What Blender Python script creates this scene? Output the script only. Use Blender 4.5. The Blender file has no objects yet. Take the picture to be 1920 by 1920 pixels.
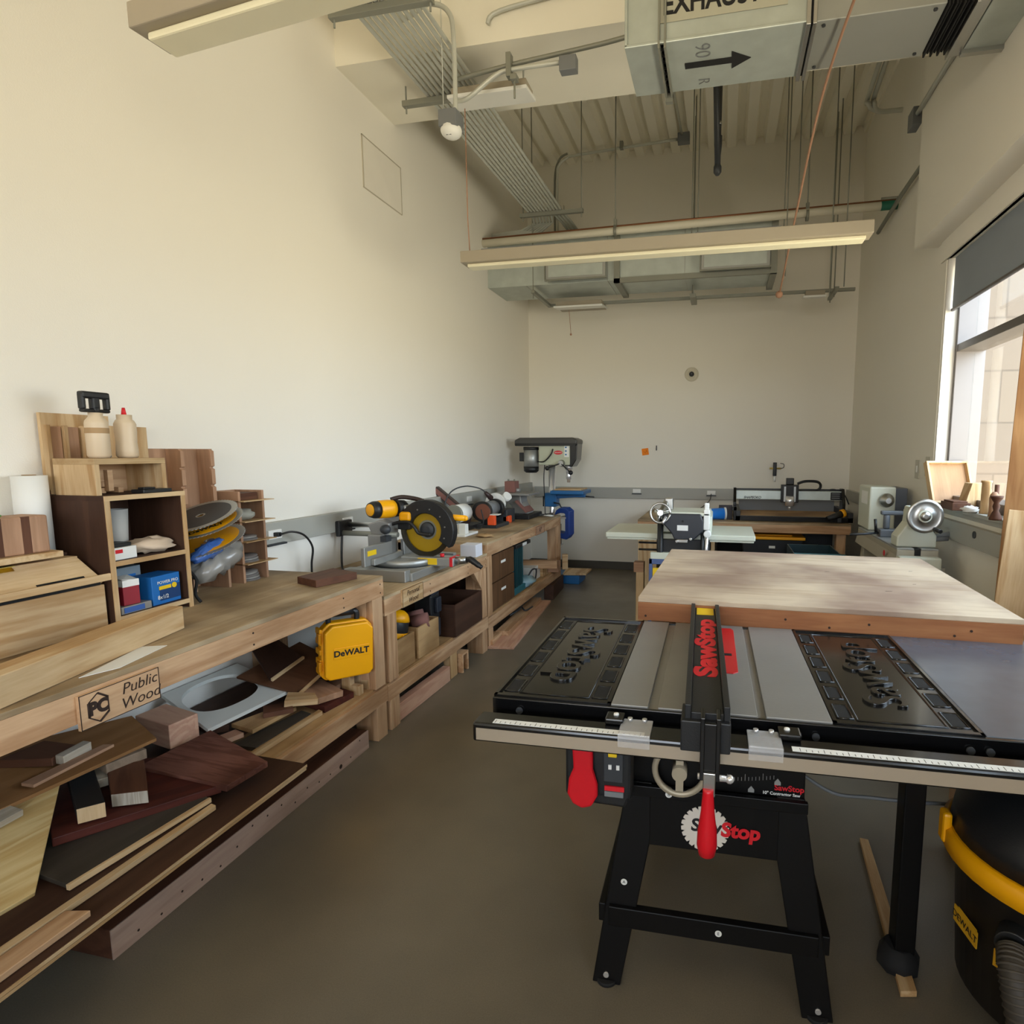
import bpy, math, random
from mathutils import Matrix, Vector
random.seed(7)
SC = bpy.context.scene
COL = SC.collection
PI = math.pi
# ---------------------------------------------------------------- camera
cam_d = bpy.data.cameras.new('camera'); cam = bpy.data.objects.new('camera', cam_d); COL.objects.link(cam)
cam.location = (0, 0, 1.5)
cam.rotation_euler = (math.radians(90 - 6.95), 0, math.radians(12.4))
cam_d.sensor_width = 36; cam_d.lens = 36 * 1111 / 1920
cam_d.shift_x = -150 / 1920; cam_d.shift_y = 24 / 1920
cam_d.clip_start = .02
SC.camera = cam
# ---------------------------------------------------------------- colour management
SC.view_settings.view_transform = 'Standard'; SC.view_settings.look = 'None'
SC.view_settings.gamma = 1; SC.view_settings.use_curve_mapping = False
SC.view_settings.exposure = 0.0
try:
    SC.cycles.max_bounces = 12; SC.cycles.diffuse_bounces = 8; SC.cycles.glossy_bounces = 4
    SC.cycles.transparent_max_bounces = 12; SC.cycles.sample_clamp_indirect = 6
    SC.cycles.caustics_reflective = False; SC.cycles.caustics_refractive = False
except Exception: pass
def lin(h):
    h = h.lstrip('#'); r = []
    for i in (0, 2, 4):
        v = int(h[i:i+2], 16) / 255
        r.append(v / 12.92 if v <= .04045 else ((v + .055) / 1.055) ** 2.4)
    return (*r, 1)
# ---------------------------------------------------------------- world: cool sky above, warm sunlit ground below
W = bpy.data.worlds.new('daylight'); SC.world = W; W.use_nodes = True
nt = W.node_tree; nt.nodes.clear()
o_ = nt.nodes.new('ShaderNodeOutputWorld'); bg = nt.nodes.new('ShaderNodeBackground')
tc = nt.nodes.new('ShaderNodeTexCoord'); sp = nt.nodes.new('ShaderNodeSeparateXYZ'); rp = nt.nodes.new('ShaderNodeValToRGB')
mr = nt.nodes.new('ShaderNodeMapRange'); mr.inputs[1].default_value = -1; mr.inputs[2].default_value = 1
nt.links.new(tc.outputs['Generated'], sp.inputs[0]); nt.links.new(sp.outputs[2], mr.inputs[0]); nt.links.new(mr.outputs[0], rp.inputs[0])
e = rp.color_ramp.elements
e[0].position = 0; e[0].color = (.74, .61, .43, 1)
e[1].position = 1; e[1].color = (.62, .73, .90, 1)
k = e.new(.47); k.color = (.84, .74, .57, 1)
k = e.new(.52); k.color = (.88, .91, .94, 1)
k = e.new(.62); k.color = (.76, .86, 1.0, 1)
nt.links.new(rp.outputs[0], bg.inputs[0]); nt.links.new(bg.outputs[0], o_.inputs[0])
bg.inputs[1].default_value = 13.2
# sun on the building outside the window
sun_d = bpy.data.lights.new('sun', 'SUN'); sun_d.energy = 1.0; sun_d.angle = math.radians(.53); sun_d.color = (1, .93, .82)
sun = bpy.data.objects.new('sun', sun_d); COL.objects.link(sun)
sun.rotation_euler = Vector((0.03, 1, -.75)).to_track_quat('-Z', 'Y').to_euler(); sun.location = (4, -6, 8)
def portal(y0, y1, z0, z1, x):
    d = bpy.data.lights.new('window_daylight', 'AREA'); d.shape = 'RECTANGLE'; d.size = y1 - y0; d.size_y = z1 - z0
    d.cycles.is_portal = True
    o = bpy.data.objects.new('window_daylight', d); COL.objects.link(o); o.location = (x, (y0 + y1) / 2, (z0 + z1) / 2)
    o.rotation_euler = Matrix(((0, 0, 1), (-1, 0, 0), (0, -1, 0))).to_euler()
WINS = [(1.35, 4.60), (-2.6, -0.7)]
for a, b in WINS: portal(a, b, 1.16, 2.47, 1.72)
# portal for an unseen opening added behind the viewer as fill daylight
_d = bpy.data.lights.new('window_daylight', 'AREA'); _d.shape = 'RECTANGLE'; _d.size = 2.0; _d.size_y = 2.0; _d.cycles.is_portal = True
_o = bpy.data.objects.new('window_daylight', _d); COL.objects.link(_o); _o.location = (-.4, -3.27, 2.2); _o.rotation_euler = (PI/2, 0, 0)
# ---------------------------------------------------------------- materials
MATS = {}
def newmat(name):
    m = bpy.data.materials.new(name); m.use_nodes = True
    return m, m.node_tree, m.node_tree.nodes['Principled BSDF']
def mat(name, col, rough=.5, metal=0, bump=0, bscale=60, var=0, vscale=6, spec=.5, coat=0, trans=0, alpha=1):
    if name in MATS: return MATS[name]
    m, t, b = newmat(name); c = lin(col)
    b.inputs['Base Color'].default_value = c; b.inputs['Roughness'].default_value = rough; b.inputs['Metallic'].default_value = metal
    b.inputs['Specular IOR Level'].default_value = spec; b.inputs['Coat Weight'].default_value = coat
    if coat: b.inputs['Coat Roughness'].default_value = .08
    if trans: b.inputs['Transmission Weight'].default_value = trans
    if alpha < 1: b.inputs['Alpha'].default_value = alpha
    tc = t.nodes.new('ShaderNodeTexCoord')
    n = t.nodes.new('ShaderNodeTexNoise'); n.inputs['Scale'].default_value = vscale; n.inputs['Detail'].default_value = 5
    t.links.new(tc.outputs['Object'], n.inputs['Vector'])
    v = var if var else .05
    mx = t.nodes.new('ShaderNodeMix'); mx.data_type = 'RGBA'
    mx.inputs[6].default_value = tuple(x * (1 - v) for x in c[:3]) + (1,); mx.inputs[7].default_value = tuple(min(1, x * (1 + v)) for x in c[:3]) + (1,)
    t.links.new(n.outputs['Fac'], mx.inputs[0]); t.links.new(mx.outputs[2], b.inputs['Base Color'])
    if bump:
        n2 = t.nodes.new('ShaderNodeTexNoise'); n2.inputs['Scale'].default_value = bscale; n2.inputs['Detail'].default_value = 4
        t.links.new(tc.outputs['Object'], n2.inputs['Vector'])
        bp = t.nodes.new('ShaderNodeBump'); bp.inputs['Strength'].default_value = bump; bp.inputs['Distance'].default_value = .01
        t.links.new(n2.outputs['Fac'], bp.inputs['Height']); t.links.new(bp.outputs[0], b.inputs['Normal'])
    MATS[name] = m; return m
def wood(name, light, dark, axis='x', scale=1.0, rough=.62, fig=1.0, blotch=None, layers=0):
    """procedural wood: grain stretched along the axis, growth-ring figure, pores; plywood edges get layers"""
    name = name + '_' + axis
    if name in MATS: return MATS[name]
    m, t, b = newmat(name); N = t.nodes.new; L = t.links.new
    b.inputs['Roughness'].default_value = rough; b.inputs['Specular IOR Level'].default_value = .3
    tc = N('ShaderNodeTexCoord'); oi = N('ShaderNodeObjectInfo'); mp = N('ShaderNodeMapping'); ad = N('ShaderNodeVectorMath'); ad.operation = 'ADD'
    mu = N('ShaderNodeMath'); mu.operation = 'MULTIPLY'; mu.inputs[1].default_value = 37
    L(oi.outputs['Random'], mu.inputs[0]); L(tc.outputs['Object'], ad.inputs[0]); L(mu.outputs[0], ad.inputs[1])
    s = {'x': (.09, 1, 1), 'y': (1, .09, 1), 'z': (1, 1, .09)}[axis]
    mp.inputs['Scale'].default_value = tuple(q * scale for q in s); L(ad.outputs[0], mp.inputs[0])
    n1 = N('ShaderNodeTexNoise'); n1.inputs['Scale'].default_value = 9; n1.inputs['Detail'].default_value = 3; n1.inputs['Distortion'].default_value = .6; L(mp.outputs[0], n1.inputs['Vector'])
    m1 = N('ShaderNodeMath'); m1.operation = 'MULTIPLY'; m1.inputs[1].default_value = 24 * fig
    L(n1.outputs['Fac'], m1.inputs[0])
    m2 = N('ShaderNodeMath'); m2.operation = 'SINE'; L(m1.outputs[0], m2.inputs[0])
    m3 = N('ShaderNodeMapRange'); m3.interpolation_type = 'SMOOTHSTEP'; m3.inputs[1].default_value = -1; m3.inputs[2].default_value = 1; L(m2.outputs[0], m3.inputs[0])
    n2 = N('ShaderNodeTexNoise'); n2.inputs['Scale'].default_value = 140; n2.inputs['Detail'].default_value = 2; L(mp.outputs[0], n2.inputs['Vector'])
    n3 = N('ShaderNodeTexNoise'); n3.inputs['Scale'].default_value = 2.2; n3.inputs['Detail'].default_value = 3; L(ad.outputs[0], n3.inputs['Vector'])
    a1 = N('ShaderNodeMath'); a1.operation = 'MULTIPLY_ADD'; a1.inputs[1].default_value = .45; L(m3.outputs[0], a1.inputs[0])
    a2 = N('ShaderNodeMath'); a2.operation = 'MULTIPLY_ADD'; a2.inputs[1].default_value = .5; a2.inputs[2].default_value = 0.05; L(n2.outputs['Fac'], a2.inputs[0]); L(a2.outputs[0], a1.inputs[2])
    mx = N('ShaderNodeMix'); mx.data_type = 'RGBA'; mx.inputs[6].default_value = lin(light); mx.inputs[7].default_value = lin(dark); L(a1.outputs[0], mx.inputs[0])
    out = mx.outputs[2]
    m4 = N('ShaderNodeMix'); m4.data_type = 'RGBA'; m4.blend_type = 'MULTIPLY'
    r3 = N('ShaderNodeValToRGB'); r3.color_ramp.elements[0].position = .36; r3.color_ramp.elements[1].position = .62
    r3.color_ramp.elements[0].color = lin(blotch) if blotch else (.72, .7, .68, 1); r3.color_ramp.elements[1].color = (1, 1, 1, 1)
    L(n3.outputs['Fac'], r3.inputs[0]); m4.inputs[0].default_value = .8; L(out, m4.inputs[6]); L(r3.outputs[0], m4.inputs[7]); out = m4.outputs[2]
    if layers:
        wv = N('ShaderNodeTexWave'); wv.bands_direction = 'Z'; wv.inputs['Scale'].default_value = layers; L(tc.outputs['Object'], wv.inputs['Vector'])
        m5 = N('ShaderNodeMix'); m5.data_type = 'RGBA'; m5.blend_type = 'MULTIPLY'; m5.inputs[7].default_value = (.62, .55, .47, 1); L(wv.outputs['Fac'], m5.inputs[0]); L(out, m5.inputs[6]); out = m5.outputs[2]
    L(out, b.inputs['Base Color'])
    bp = N('ShaderNodeBump'); bp.inputs['Strength'].default_value = .15; bp.inputs['Distance'].default_value = .004; L(a1.outputs[0], bp.inputs['Height']); L(bp.outputs[0], b.inputs['Normal'])
    MATS[name] = m; return m
def pine(ax): return wood('pine', '#dcb892', '#a67a53', ax)
def palepine(ax): return wood('pale_pine', '#e0c69e', '#ad834f', ax, fig=1.0)
def plyface(ax): return wood('plywood', '#c9a779', '#a8835a', ax, fig=.8, blotch='#a99b86')
def plyedge(ax): return wood('plywood_edge', '#dcc39a', '#b9986b', ax, layers=60)
def worn(ax): return wood('worn_ply', '#c9b595', '#a68c69', ax, fig=.7, blotch='#8f877c')
def brownply(ax): return wood('brown_ply', '#54392a', '#3a251b', ax, fig=.6)
def walnut(ax): return wood('walnut', '#6b4632', '#4a2c1f', ax)
def mahog(ax): return wood('mahogany', '#5c2a20', '#3d1a15', ax)
def cedar(ax): return wood('cedar', '#c39b7d', '#a07b60', ax)
def pink(ax): return wood('pink_pine', '#dcb498', '#c2917a', ax, fig=1.4)
M = dict(
    black=mat('black_enamel', '#0b0b0c', .22, spec=.5, coat=.2), blacksatin=mat('black_powder_coat', '#0a0909', .42, spec=.25), blackplastic=mat('black_plastic', '#17181a', .45, bump=.1, bscale=300),
    black_rubber=mat('black_rubber', '#101012', .8), darkgrey=mat('dark_grey_plastic', '#33363a', .5), grey=mat('grey_plastic', '#74777a', .5),
    steel=mat('brushed_steel', '#b5b5b2', .33, 1, bump=.05, bscale=200), cast=mat('cast_iron_ground', '#8f8e8b', .42, .35, var=.12, bump=.04, bscale=120), chrome=mat('chrome', '#e6e6e8', .18, .7),
    galv=mat('galvanised_sheet', '#b9c1bc', .42, .45, var=.18, vscale=9), emt=mat('conduit_steel', '#c4c6be', .45, .3), strut=mat('strut_steel', '#8b8c82', .5, .4),
    castalu=mat('cast_aluminium', '#a8a9a6', .45, .7), yellow=mat('yellow_plastic', '#f2a900', .42), yellow2=mat('yellow_label', '#e9c21a', .5), red=mat('red_plastic', '#c81120', .32, spec=.5),
    redlabel=mat('red_print', '#d01825', .5), white=mat('white_plastic', '#e8e8e4', .5), whitelabel=mat('white_label', '#e6e6e2', .6), blue=mat('blue_enamel', '#1d5f96', .4), clampblue=mat('clamp_blue', '#1f3f86', .4),
    rollblue=mat('blue_film', '#1f7fe0', .35), teal=mat('teal_plastic', '#1d6a78', .42), putty=mat('putty_enamel', '#c9ccbc', .42), cream=mat('olive_enamel', '#b9bca4', .45), orange=mat('orange_plastic', '#f05a28', .45),
    bottle=mat('cloudy_bottle', '#e2cdb0', .45, trans=.15), paper=mat('paper', '#e4e4e0', .8), cardboard=mat('cardboard', '#a98a64', .8), brass=mat('brass', '#d8c270', .3, 1), sanding=mat('sandpaper', '#855a52', .9, bump=.3, bscale=500),
    tan=mat('lamp_housing_paint', '#a09684', .5), lens=mat('acrylic_lens', '#ece6c9', .35, spec=.5), laminate=mat('slate_laminate', '#4d5560', .26, var=.15, vscale=14, spec=.6), clear=mat('clear_acrylic', '#f0f0f2', .08, alpha=.28),
    ink=mat('black_ink', '#101012', .7), burn=mat('laser_burn', '#2c1a10', .8), dark=mat('dark_recess', '#090909', .8), bag=mat('film_bag', '#8d8a85', .25, spec=.7), bluebag=mat('blue_film_bag', '#3b62a8', .25, spec=.7),
    copper=mat('copper_pipe', '#9a6a4c', .4, .8), pipewhite=mat('white_pipe_wrap', '#ddd8c6', .6), green=mat('green_pipe_band', '#12604c', .5), rope=mat('orange_cord', '#a98068', .8), shade=mat('roller_shade_cloth', '#8d959e', .8, bump=.1, bscale=900),
    alu=mat('anodised_window_alloy', '#6f6a68', .4, .6), cloth=mat('cloth', '#d6bfa6', .9), greenleaf=mat('green_tape', '#6ea34a', .6), glass=None)
def glassmat():
    m, t, b = newmat('window_glass'); t.nodes.remove(b); o = t.nodes['Material Output']
    a = t.nodes.new('ShaderNodeBsdfTransparent'); a.inputs[0].default_value = (.93, .96, .96, 1); g = t.nodes.new('ShaderNodeBsdfGlossy'); g.inputs['Roughness'].default_value = .02
    f = t.nodes.new('ShaderNodeFresnel'); f.inputs[0].default_value = 1.45; x = t.nodes.new('ShaderNodeMixShader')
    ge = t.nodes.new('ShaderNodeNewGeometry'); iv = t.nodes.new('ShaderNodeMath'); iv.operation = 'MULTIPLY_ADD'; iv.inputs[1].default_value = -1; iv.inputs[2].default_value = 1; mm = t.nodes.new('ShaderNodeMath'); mm.operation = 'MULTIPLY'
    t.links.new(ge.outputs['Backfacing'], iv.inputs[0]); t.links.new(iv.outputs[0], mm.inputs[0]); t.links.new(f.outputs[0], mm.inputs[1])
    t.links.new(mm.outputs[0], x.inputs[0]); t.links.new(a.outputs[0], x.inputs[1]); t.links.new(g.outputs[0], x.inputs[2]); t.links.new(x.outputs[0], o.inputs[0]); return m
M['glass'] = glassmat()
# ---------------------------------------------------------------- mesh helpers
class MB:
    def __init__(s): s.v = []; s.f = []; s.sm = []
    def add(s, vs, fs, smooth=False, T=None):
        o = len(s.v); s.v += [tuple(T @ Vector(p)) if T else tuple(p) for p in vs]
        for q in fs: s.f.append(tuple(i + o for i in q)); s.sm.append(smooth)
        return s
    def box(s, x0, x1, y0, y1, z0, z1, T=None):
        return s.add([(x, y, z) for z in (z0, z1) for y in (y0, y1) for x in (x0, x1)], [(0, 2, 3, 1), (4, 5, 7, 6), (0, 1, 5, 4), (2, 6, 7, 3), (0, 4, 6, 2), (1, 3, 7, 5)], False, T)
    def cbox(s, c, d, T=None):
        return s.box(c[0]-d[0]/2, c[0]+d[0]/2, c[1]-d[1]/2, c[1]+d[1]/2, c[2]-d[2]/2, c[2]+d[2]/2, T)
    def lathe(s, prof, c=(0, 0, 0), ax=(0, 0, 1), n=24, T=None, cap=True):
        q = Vector((0, 0, 1)).rotation_difference(Vector(ax).normalized()); vs = []
        for r, h in prof:
            for i in range(n):
                a = 2 * PI * i / n; vs.append(tuple(q @ Vector((r * math.cos(a), r * math.sin(a), h)) + Vector(c)))
        fs = [(j*n+i, j*n+(i+1) % n, (j+1)*n+(i+1) % n, (j+1)*n+i) for j in range(len(prof)-1) for i in range(n)]
        s.add(vs, fs, True, T)
        if cap:
            o = len(s.v) - len(vs)
            if prof[0][0] > 1e-5: s.f.append(tuple(o+i for i in reversed(range(n)))); s.sm.append(False)
            if prof[-1][0] > 1e-5: s.f.append(tuple(o+(len(prof)-1)*n+i for i in range(n))); s.sm.append(False)
        return s
    def cyl(s, a, b, r, r2=None, n=20, T=None):
        a = Vector(a); b = Vector(b); return s.lathe([(r, 0), (r if r2 is None else r2, (b-a).length)], a, b-a, n, T)
    def tube(s, pts, r, n=8, T=None, smooth=0):
        P = [Vector(p) for p in pts]
        if smooth:
            Q = []
            for i in range(len(P)-1):
                p0 = P[max(i-1, 0)]; p1 = P[i]; p2 = P[i+1]; p3 = P[min(i+2, len(P)-1)]
                for k in range(smooth):
                    u = k / smooth; Q.append(.5*((2*p1)+(p2-p0)*u+(2*p0-5*p1+4*p2-p3)*u*u+(3*p1-p0-3*p2+p3)*u**3))
            P = Q + [P[-1]]
        R = r if isinstance(r, (list, tuple)) else [r]*len(P)
        if len(R) != len(P): R = [R[min(len(R)-1, int(i*len(R)/len(P)))] for i in range(len(P))]
        t = (P[1]-P[0]).normalized(); u = t.orthogonal().normalized(); vs = []
        for i, p in enumerate(P):
            t2 = (P[min(i+1, len(P)-1)]-P[max(i-1, 0)]).normalized(); u = (u - t2*u.dot(t2)).normalized(); w = t2.cross(u)
            for k in range(n):
                a = 2*PI*k/n; vs.append(tuple(p + (u*math.cos(a)+w*math.sin(a))*R[i]))
        fs = [(j*n+i, j*n+(i+1) % n, (j+1)*n+(i+1) % n, (j+1)*n+i) for j in range(len(P)-1) for i in range(n)]
        s.add(vs, fs, True, T); o = len(s.v)-len(vs)
        s.f.append(tuple(o+i for i in reversed(range(n)))); s.sm.append(False); s.f.append(tuple(o+(len(P)-1)*n+i for i in range(n))); s.sm.append(False)
        return s
    def prism(s, poly, d0, d1, plane='xz', T=None):
        """extrude a 2d outline (counter-clockwise) along the remaining axis"""
        def P(a, b, d): return {'xz': (a, d, b), 'xy': (a, b, d), 'yz': (d, a, b)}[plane]
        n = len(poly); vs = [P(a, b, d0) for a, b in poly] + [P(a, b, d1) for a, b in poly]
        fs = [tuple(range(n)), tuple(reversed(range(n, 2*n)))] + [(i, i+n, (i+1) % n+n, (i+1) % n) for i in range(n)]
        return s.add(vs, fs, False, T)
    def ring(s, out, inn, d0, d1, plane='xy', T=None):
        """plate with a hole; both outlines have the same number of points"""
        def P(a, b, d): return {'xz': (a, d, b), 'xy': (a, b, d), 'yz': (d, a, b)}[plane]
        n = len(out); vs = [P(a, b, d) for d in (d0, d1) for L in (out, inn) for a, b in L]
        fs = []
        for i in range(n):
            j = (i+1) % n
            fs += [(i, n+i, n+j, j), (2*n+i, 2*n+j, 3*n+j, 3*n+i), (i, j, 2*n+j, 2*n+i), (n+i, 3*n+i, 3*n+j, n+j)]
        return s.add(vs, fs, False, T)
    def slab(s, top, th):
        """four or more 3d points of a top face, given a thickness downwards along its normal"""
        P = [Vector(p) for p in top]; nn = (P[1]-P[0]).cross(P[2]-P[1]).normalized()
        if nn.z < 0: nn = -nn
        n = len(P); vs = [tuple(p) for p in P] + [tuple(p-nn*th) for p in P]
        return s.add(vs, [tuple(range(n)), tuple(reversed(range(n, 2*n)))] + [(i, i+n, (i+1) % n+n, (i+1) % n) for i in range(n)])
    def ball(s, c, r, n=16, T=None):
        rr = r if isinstance(r, (tuple, list)) else (r, r, r); S = Matrix.Translation(Vector(c)) @ Matrix.Diagonal((*rr, 1))
        return s.lathe([(max(math.sin(PI*i/10), 1e-6), -math.cos(PI*i/10)) for i in range(11)], n=n, T=(T @ S) if T else S, cap=False)
    def build(s, name, m, parent=None, bev=0, loc=None, rot=None, seg=2):
        me = bpy.data.meshes.new(name); me.from_pydata(s.v, [], s.f)
        me.polygons.foreach_set('use_smooth', s.sm); me.validate(); me.update()
        import bmesh
        b = bmesh.new(); b.from_mesh(me); bmesh.ops.recalc_face_normals(b, faces=b.faces); b.to_mesh(me); b.free()
        o = bpy.data.objects.new(name, me); COL.objects.link(o); me.materials.append(m)
        if parent: o.parent = parent
        if loc: o.location = loc
        if rot: o.rotation_euler = rot
        if bev:
            q = o.modifiers.new('bevel', 'BEVEL'); q.width = bev; q.segments = seg; q.limit_method = 'ANGLE'; q.angle_limit = math.radians(40)
        return o
def islands(mb):
    par = list(range(len(mb.v)))
    def fd(i):
        while par[i] != i: par[i] = par[par[i]]; i = par[i]
        return i
    for f in mb.f:
        for i in f[1:]: par[fd(i)] = fd(f[0])
    G = {}
    for f, sm in zip(mb.f, mb.sm): G.setdefault(fd(f[0]), []).append((f, sm))
    out = []
    for g in G.values():
        ids = sorted({i for f, _ in g for i in f}); mp = {i: k for k, i in enumerate(ids)}; q = MB(); q.v = [mb.v[i] for i in ids]
        q.f = [tuple(mp[i] for i in f) for f, _ in g]; q.sm = [x for _, x in g]; out.append(q)
    return out
def each(mb, name, m, parent, bev=0):
    """every loose piece of the mesh becomes a part of its own"""
    return [q.build(name, m, parent, bev) for q in islands(mb)]
def Bx(*a, **k): return MB().box(*a, **k)
def thing(name, label, cat, loc=(0, 0, 0), rz=0, group=None, rot=None):
    o = bpy.data.objects.new(name, None); COL.objects.link(o); o.empty_display_size = .05
    o.location = loc; o.rotation_euler = rot if rot else (0, 0, rz); o['label'] = label; o['category'] = cat
    if group: o['group'] = group
    return o
def tag(o, label, cat, group=None, kind=None):
    o['label'] = label; o['category'] = cat
    if group: o['group'] = group
    if kind: o['kind'] = kind
    return o
def struct(name, mb, m, label, cat, parent=None, bev=0):
    o = mb.build(name, m, parent, bev)
    if not parent: o['kind'] = 'structure'; o['label'] = label; o['category'] = cat
    return o
def dup(root, loc, label, rz=None, group=None):
    r = root.copy(); COL.objects.link(r); r.location = loc
    if rz is not None: r.rotation_euler = (0, 0, rz)
    r['label'] = label
    if group: r['group'] = group
    for ch in [c for c in root.children]:
        c = ch.copy(); COL.objects.link(c); c.parent = r
        for g in ch.children:
            d = g.copy(); COL.objects.link(d); d.parent = c
    return r
def text(name, body, size, m, parent, loc, rot, ext=.0006, align='CENTER', shear=0, sx=1.0, off=0, bevel=0, space=1):
    cu = bpy.data.curves.new(name, 'FONT'); cu.body = body; cu.size = size; cu.extrude = ext; cu.align_x = align; cu.align_y = 'CENTER'; cu.shear = shear; cu.offset = off
    cu.bevel_depth = bevel; cu.space_character = space; cu.resolution_u = 4
    to = bpy.data.objects.new(name, cu); COL.objects.link(to); bpy.context.view_layer.update()
    me = bpy.data.meshes.new_from_object(to.evaluated_get(bpy.context.evaluated_depsgraph_get())); bpy.data.objects.remove(to)
    o = bpy.data.objects.new(name, me); COL.objects.link(o); me.materials.clear(); me.materials.append(m)
    o.parent = parent; o.location = loc; o.rotation_euler = rot; o.scale = (sx, 1, 1); return o
FX = (PI/2, 0, PI/2)      # lettering that faces +x, reads towards +y
FY = (PI/2, 0, 0)         # lettering that faces -y, reads towards +x
def slabthing(name, label, cat, pts, th, m, bev=.0015, group=None, axis=None):
    """a loose board: object at its first corner, local x along its long edge"""
    P = [Vector(p) for p in pts]; ex = max(((P[1]-P[0]), (P[2]-P[1])), key=lambda v: v.length).normalized()
    n = (P[1]-P[0]).cross(P[2]-P[1]).normalized(); n = -n if n.z < 0 else n; ey = n.cross(ex).normalized()
    R = Matrix((ex, ey, n)).transposed(); c = sum(P, Vector()) / len(P)
    o = MB().slab([tuple(R.transposed() @ (p-c)) for p in P], th).build(name, m, None, bev, tuple(c), tuple(R.to_euler()))
    return tag(o, label, cat, group)
# ================================================================ the room
def floormat():
    m, t, b = newmat('sealed_concrete'); N = t.nodes.new; L = t.links.new
    tc = N('ShaderNodeTexCoord'); n = N('ShaderNodeTexNoise'); n.inputs['Scale'].default_value = 1.3; n.inputs['Detail'].default_value = 8; L(tc.outputs['Object'], n.inputs['Vector'])
    r = N('ShaderNodeValToRGB'); r.color_ramp.elements[0].color = lin('#655e52'); r.color_ramp.elements[1].color = lin('#7b7262'); r.color_ramp.elements[0].position = .35; r.color_ramp.elements[1].position = .7
    L(n.outputs['Fac'], r.inputs[0]); n2 = N('ShaderNodeTexNoise'); n2.inputs['Scale'].default_value = 260; n2.inputs['Detail'].default_value = 2; L(tc.outputs['Object'], n2.inputs['Vector'])
    mx = N('ShaderNodeMix'); mx.data_type = 'RGBA'; mx.blend_type = 'OVERLAY'; mx.inputs[0].default_value = .25; L(r.outputs[0], mx.inputs[6]); L(n2.outputs['Fac'], mx.inputs[7]); L(mx.outputs[2], b.inputs['Base Color'])
    b.inputs['Roughness'].default_value = .38; b.inputs['Specular IOR Level'].default_value = .5
    n3 = N('ShaderNodeTexNoise'); n3.inputs['Scale'].default_value = 5; n3.inputs['Detail'].default_value = 6; L(tc.outputs['Object'], n3.inputs['Vector'])
    mr = N('ShaderNodeMapRange'); mr.inputs[3].default_value = .24; mr.inputs[4].default_value = .46; L(n3.outputs['Fac'], mr.inputs[0]); L(mr.outputs[0], b.inputs['Roughness'])
    return m
def stonemat():
    m, t, b = newmat('cast_stone_blocks'); N = t.nodes.new; L = t.links.new
    tc = N('ShaderNodeTexCoord'); mp = N('ShaderNodeMapping'); mp.inputs['Rotation'].default_value = (PI/2, 0, 0); br = N('ShaderNodeTexBrick'); br.inputs['Color1'].default_value = lin('#5b5249'); br.inputs['Color2'].default_value = lin('#574e46'); br.inputs['Mortar'].default_value = lin('#4a423b')
    br.inputs['Scale'].default_value = 1; br.inputs['Brick Width'].default_value = 1.3; br.inputs['Row Height'].default_value = .62; br.inputs['Mortar Size'].default_value = .012
    L(tc.outputs['Object'], mp.inputs[0]); L(mp.outputs[0], br.inputs['Vector']); L(br.outputs['Color'], b.inputs['Base Color']); b.inputs['Roughness'].default_value = .9; return m
M['floor'] = floormat(); M['stone'] = stonemat()
paint = mat('wall_paint', '#ece8df', .75, bump=.08, bscale=220, var=.012, vscale=2)
paintb = mat('wall_paint_back', '#e9e5da', .75, bump=.08, bscale=220, var=.012, vscale=2)
paintc = mat('ceiling_paint', '#efebdd', .7, bump=.05, bscale=150, var=.02)
greypaint = mat('raceway_grey', '#a7a7a0', .5)
basec = mat('vinyl_base', '#4a463d', .6)
XL, YB, XR, YN, ZC = -2.467, 7.45, 1.45, -3.2, 4.98
struct('floor', Bx(XL-.1, XR+.25, YN, YB+.1, -.1, 0), M['floor'], 'grey-brown sealed concrete floor', 'floor')
struct('wall_left', Bx(XL-.15, XL, YN, YB+.1, 0, 5.2), paint, 'tall off-white wall behind the workbenches', 'wall')
struct('wall_back', Bx(XL, XR+.25, YB, YB+.15, 0, 5.2), paintb, 'off-white far wall behind the drill press', 'wall')
struct('wall_near', MB().box(XL-.15, -1.4, YN-.15, YN, 0, 5.2).box(.6, XR+.4, YN-.15, YN, 0, 5.2).box(-1.4, .6, YN-.15, YN, 0, 1.2).box(-1.4, .6, YN-.15, YN, 3.2, 5.2), paintb, 'off-white wall behind the viewer', 'wall')  # gap in this wall is added to let fill daylight in
SZ0, SZ1 = 1.13, 2.80
mb = MB().box(XR, XR+.25, YN, YB, 0, SZ0).box(XR, XR+.25, YN, YB, SZ1, 5.2).box(XR, XR+.25, 4.635, YB, SZ0, SZ1).box(XR, XR+.25, -.665, 1.35, SZ0, SZ1).box(XR, XR+.25, YN, -2.6, SZ0, SZ1)
struct('wall_right', mb, paintb, 'off-white wall with the wide window', 'wall')
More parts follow.
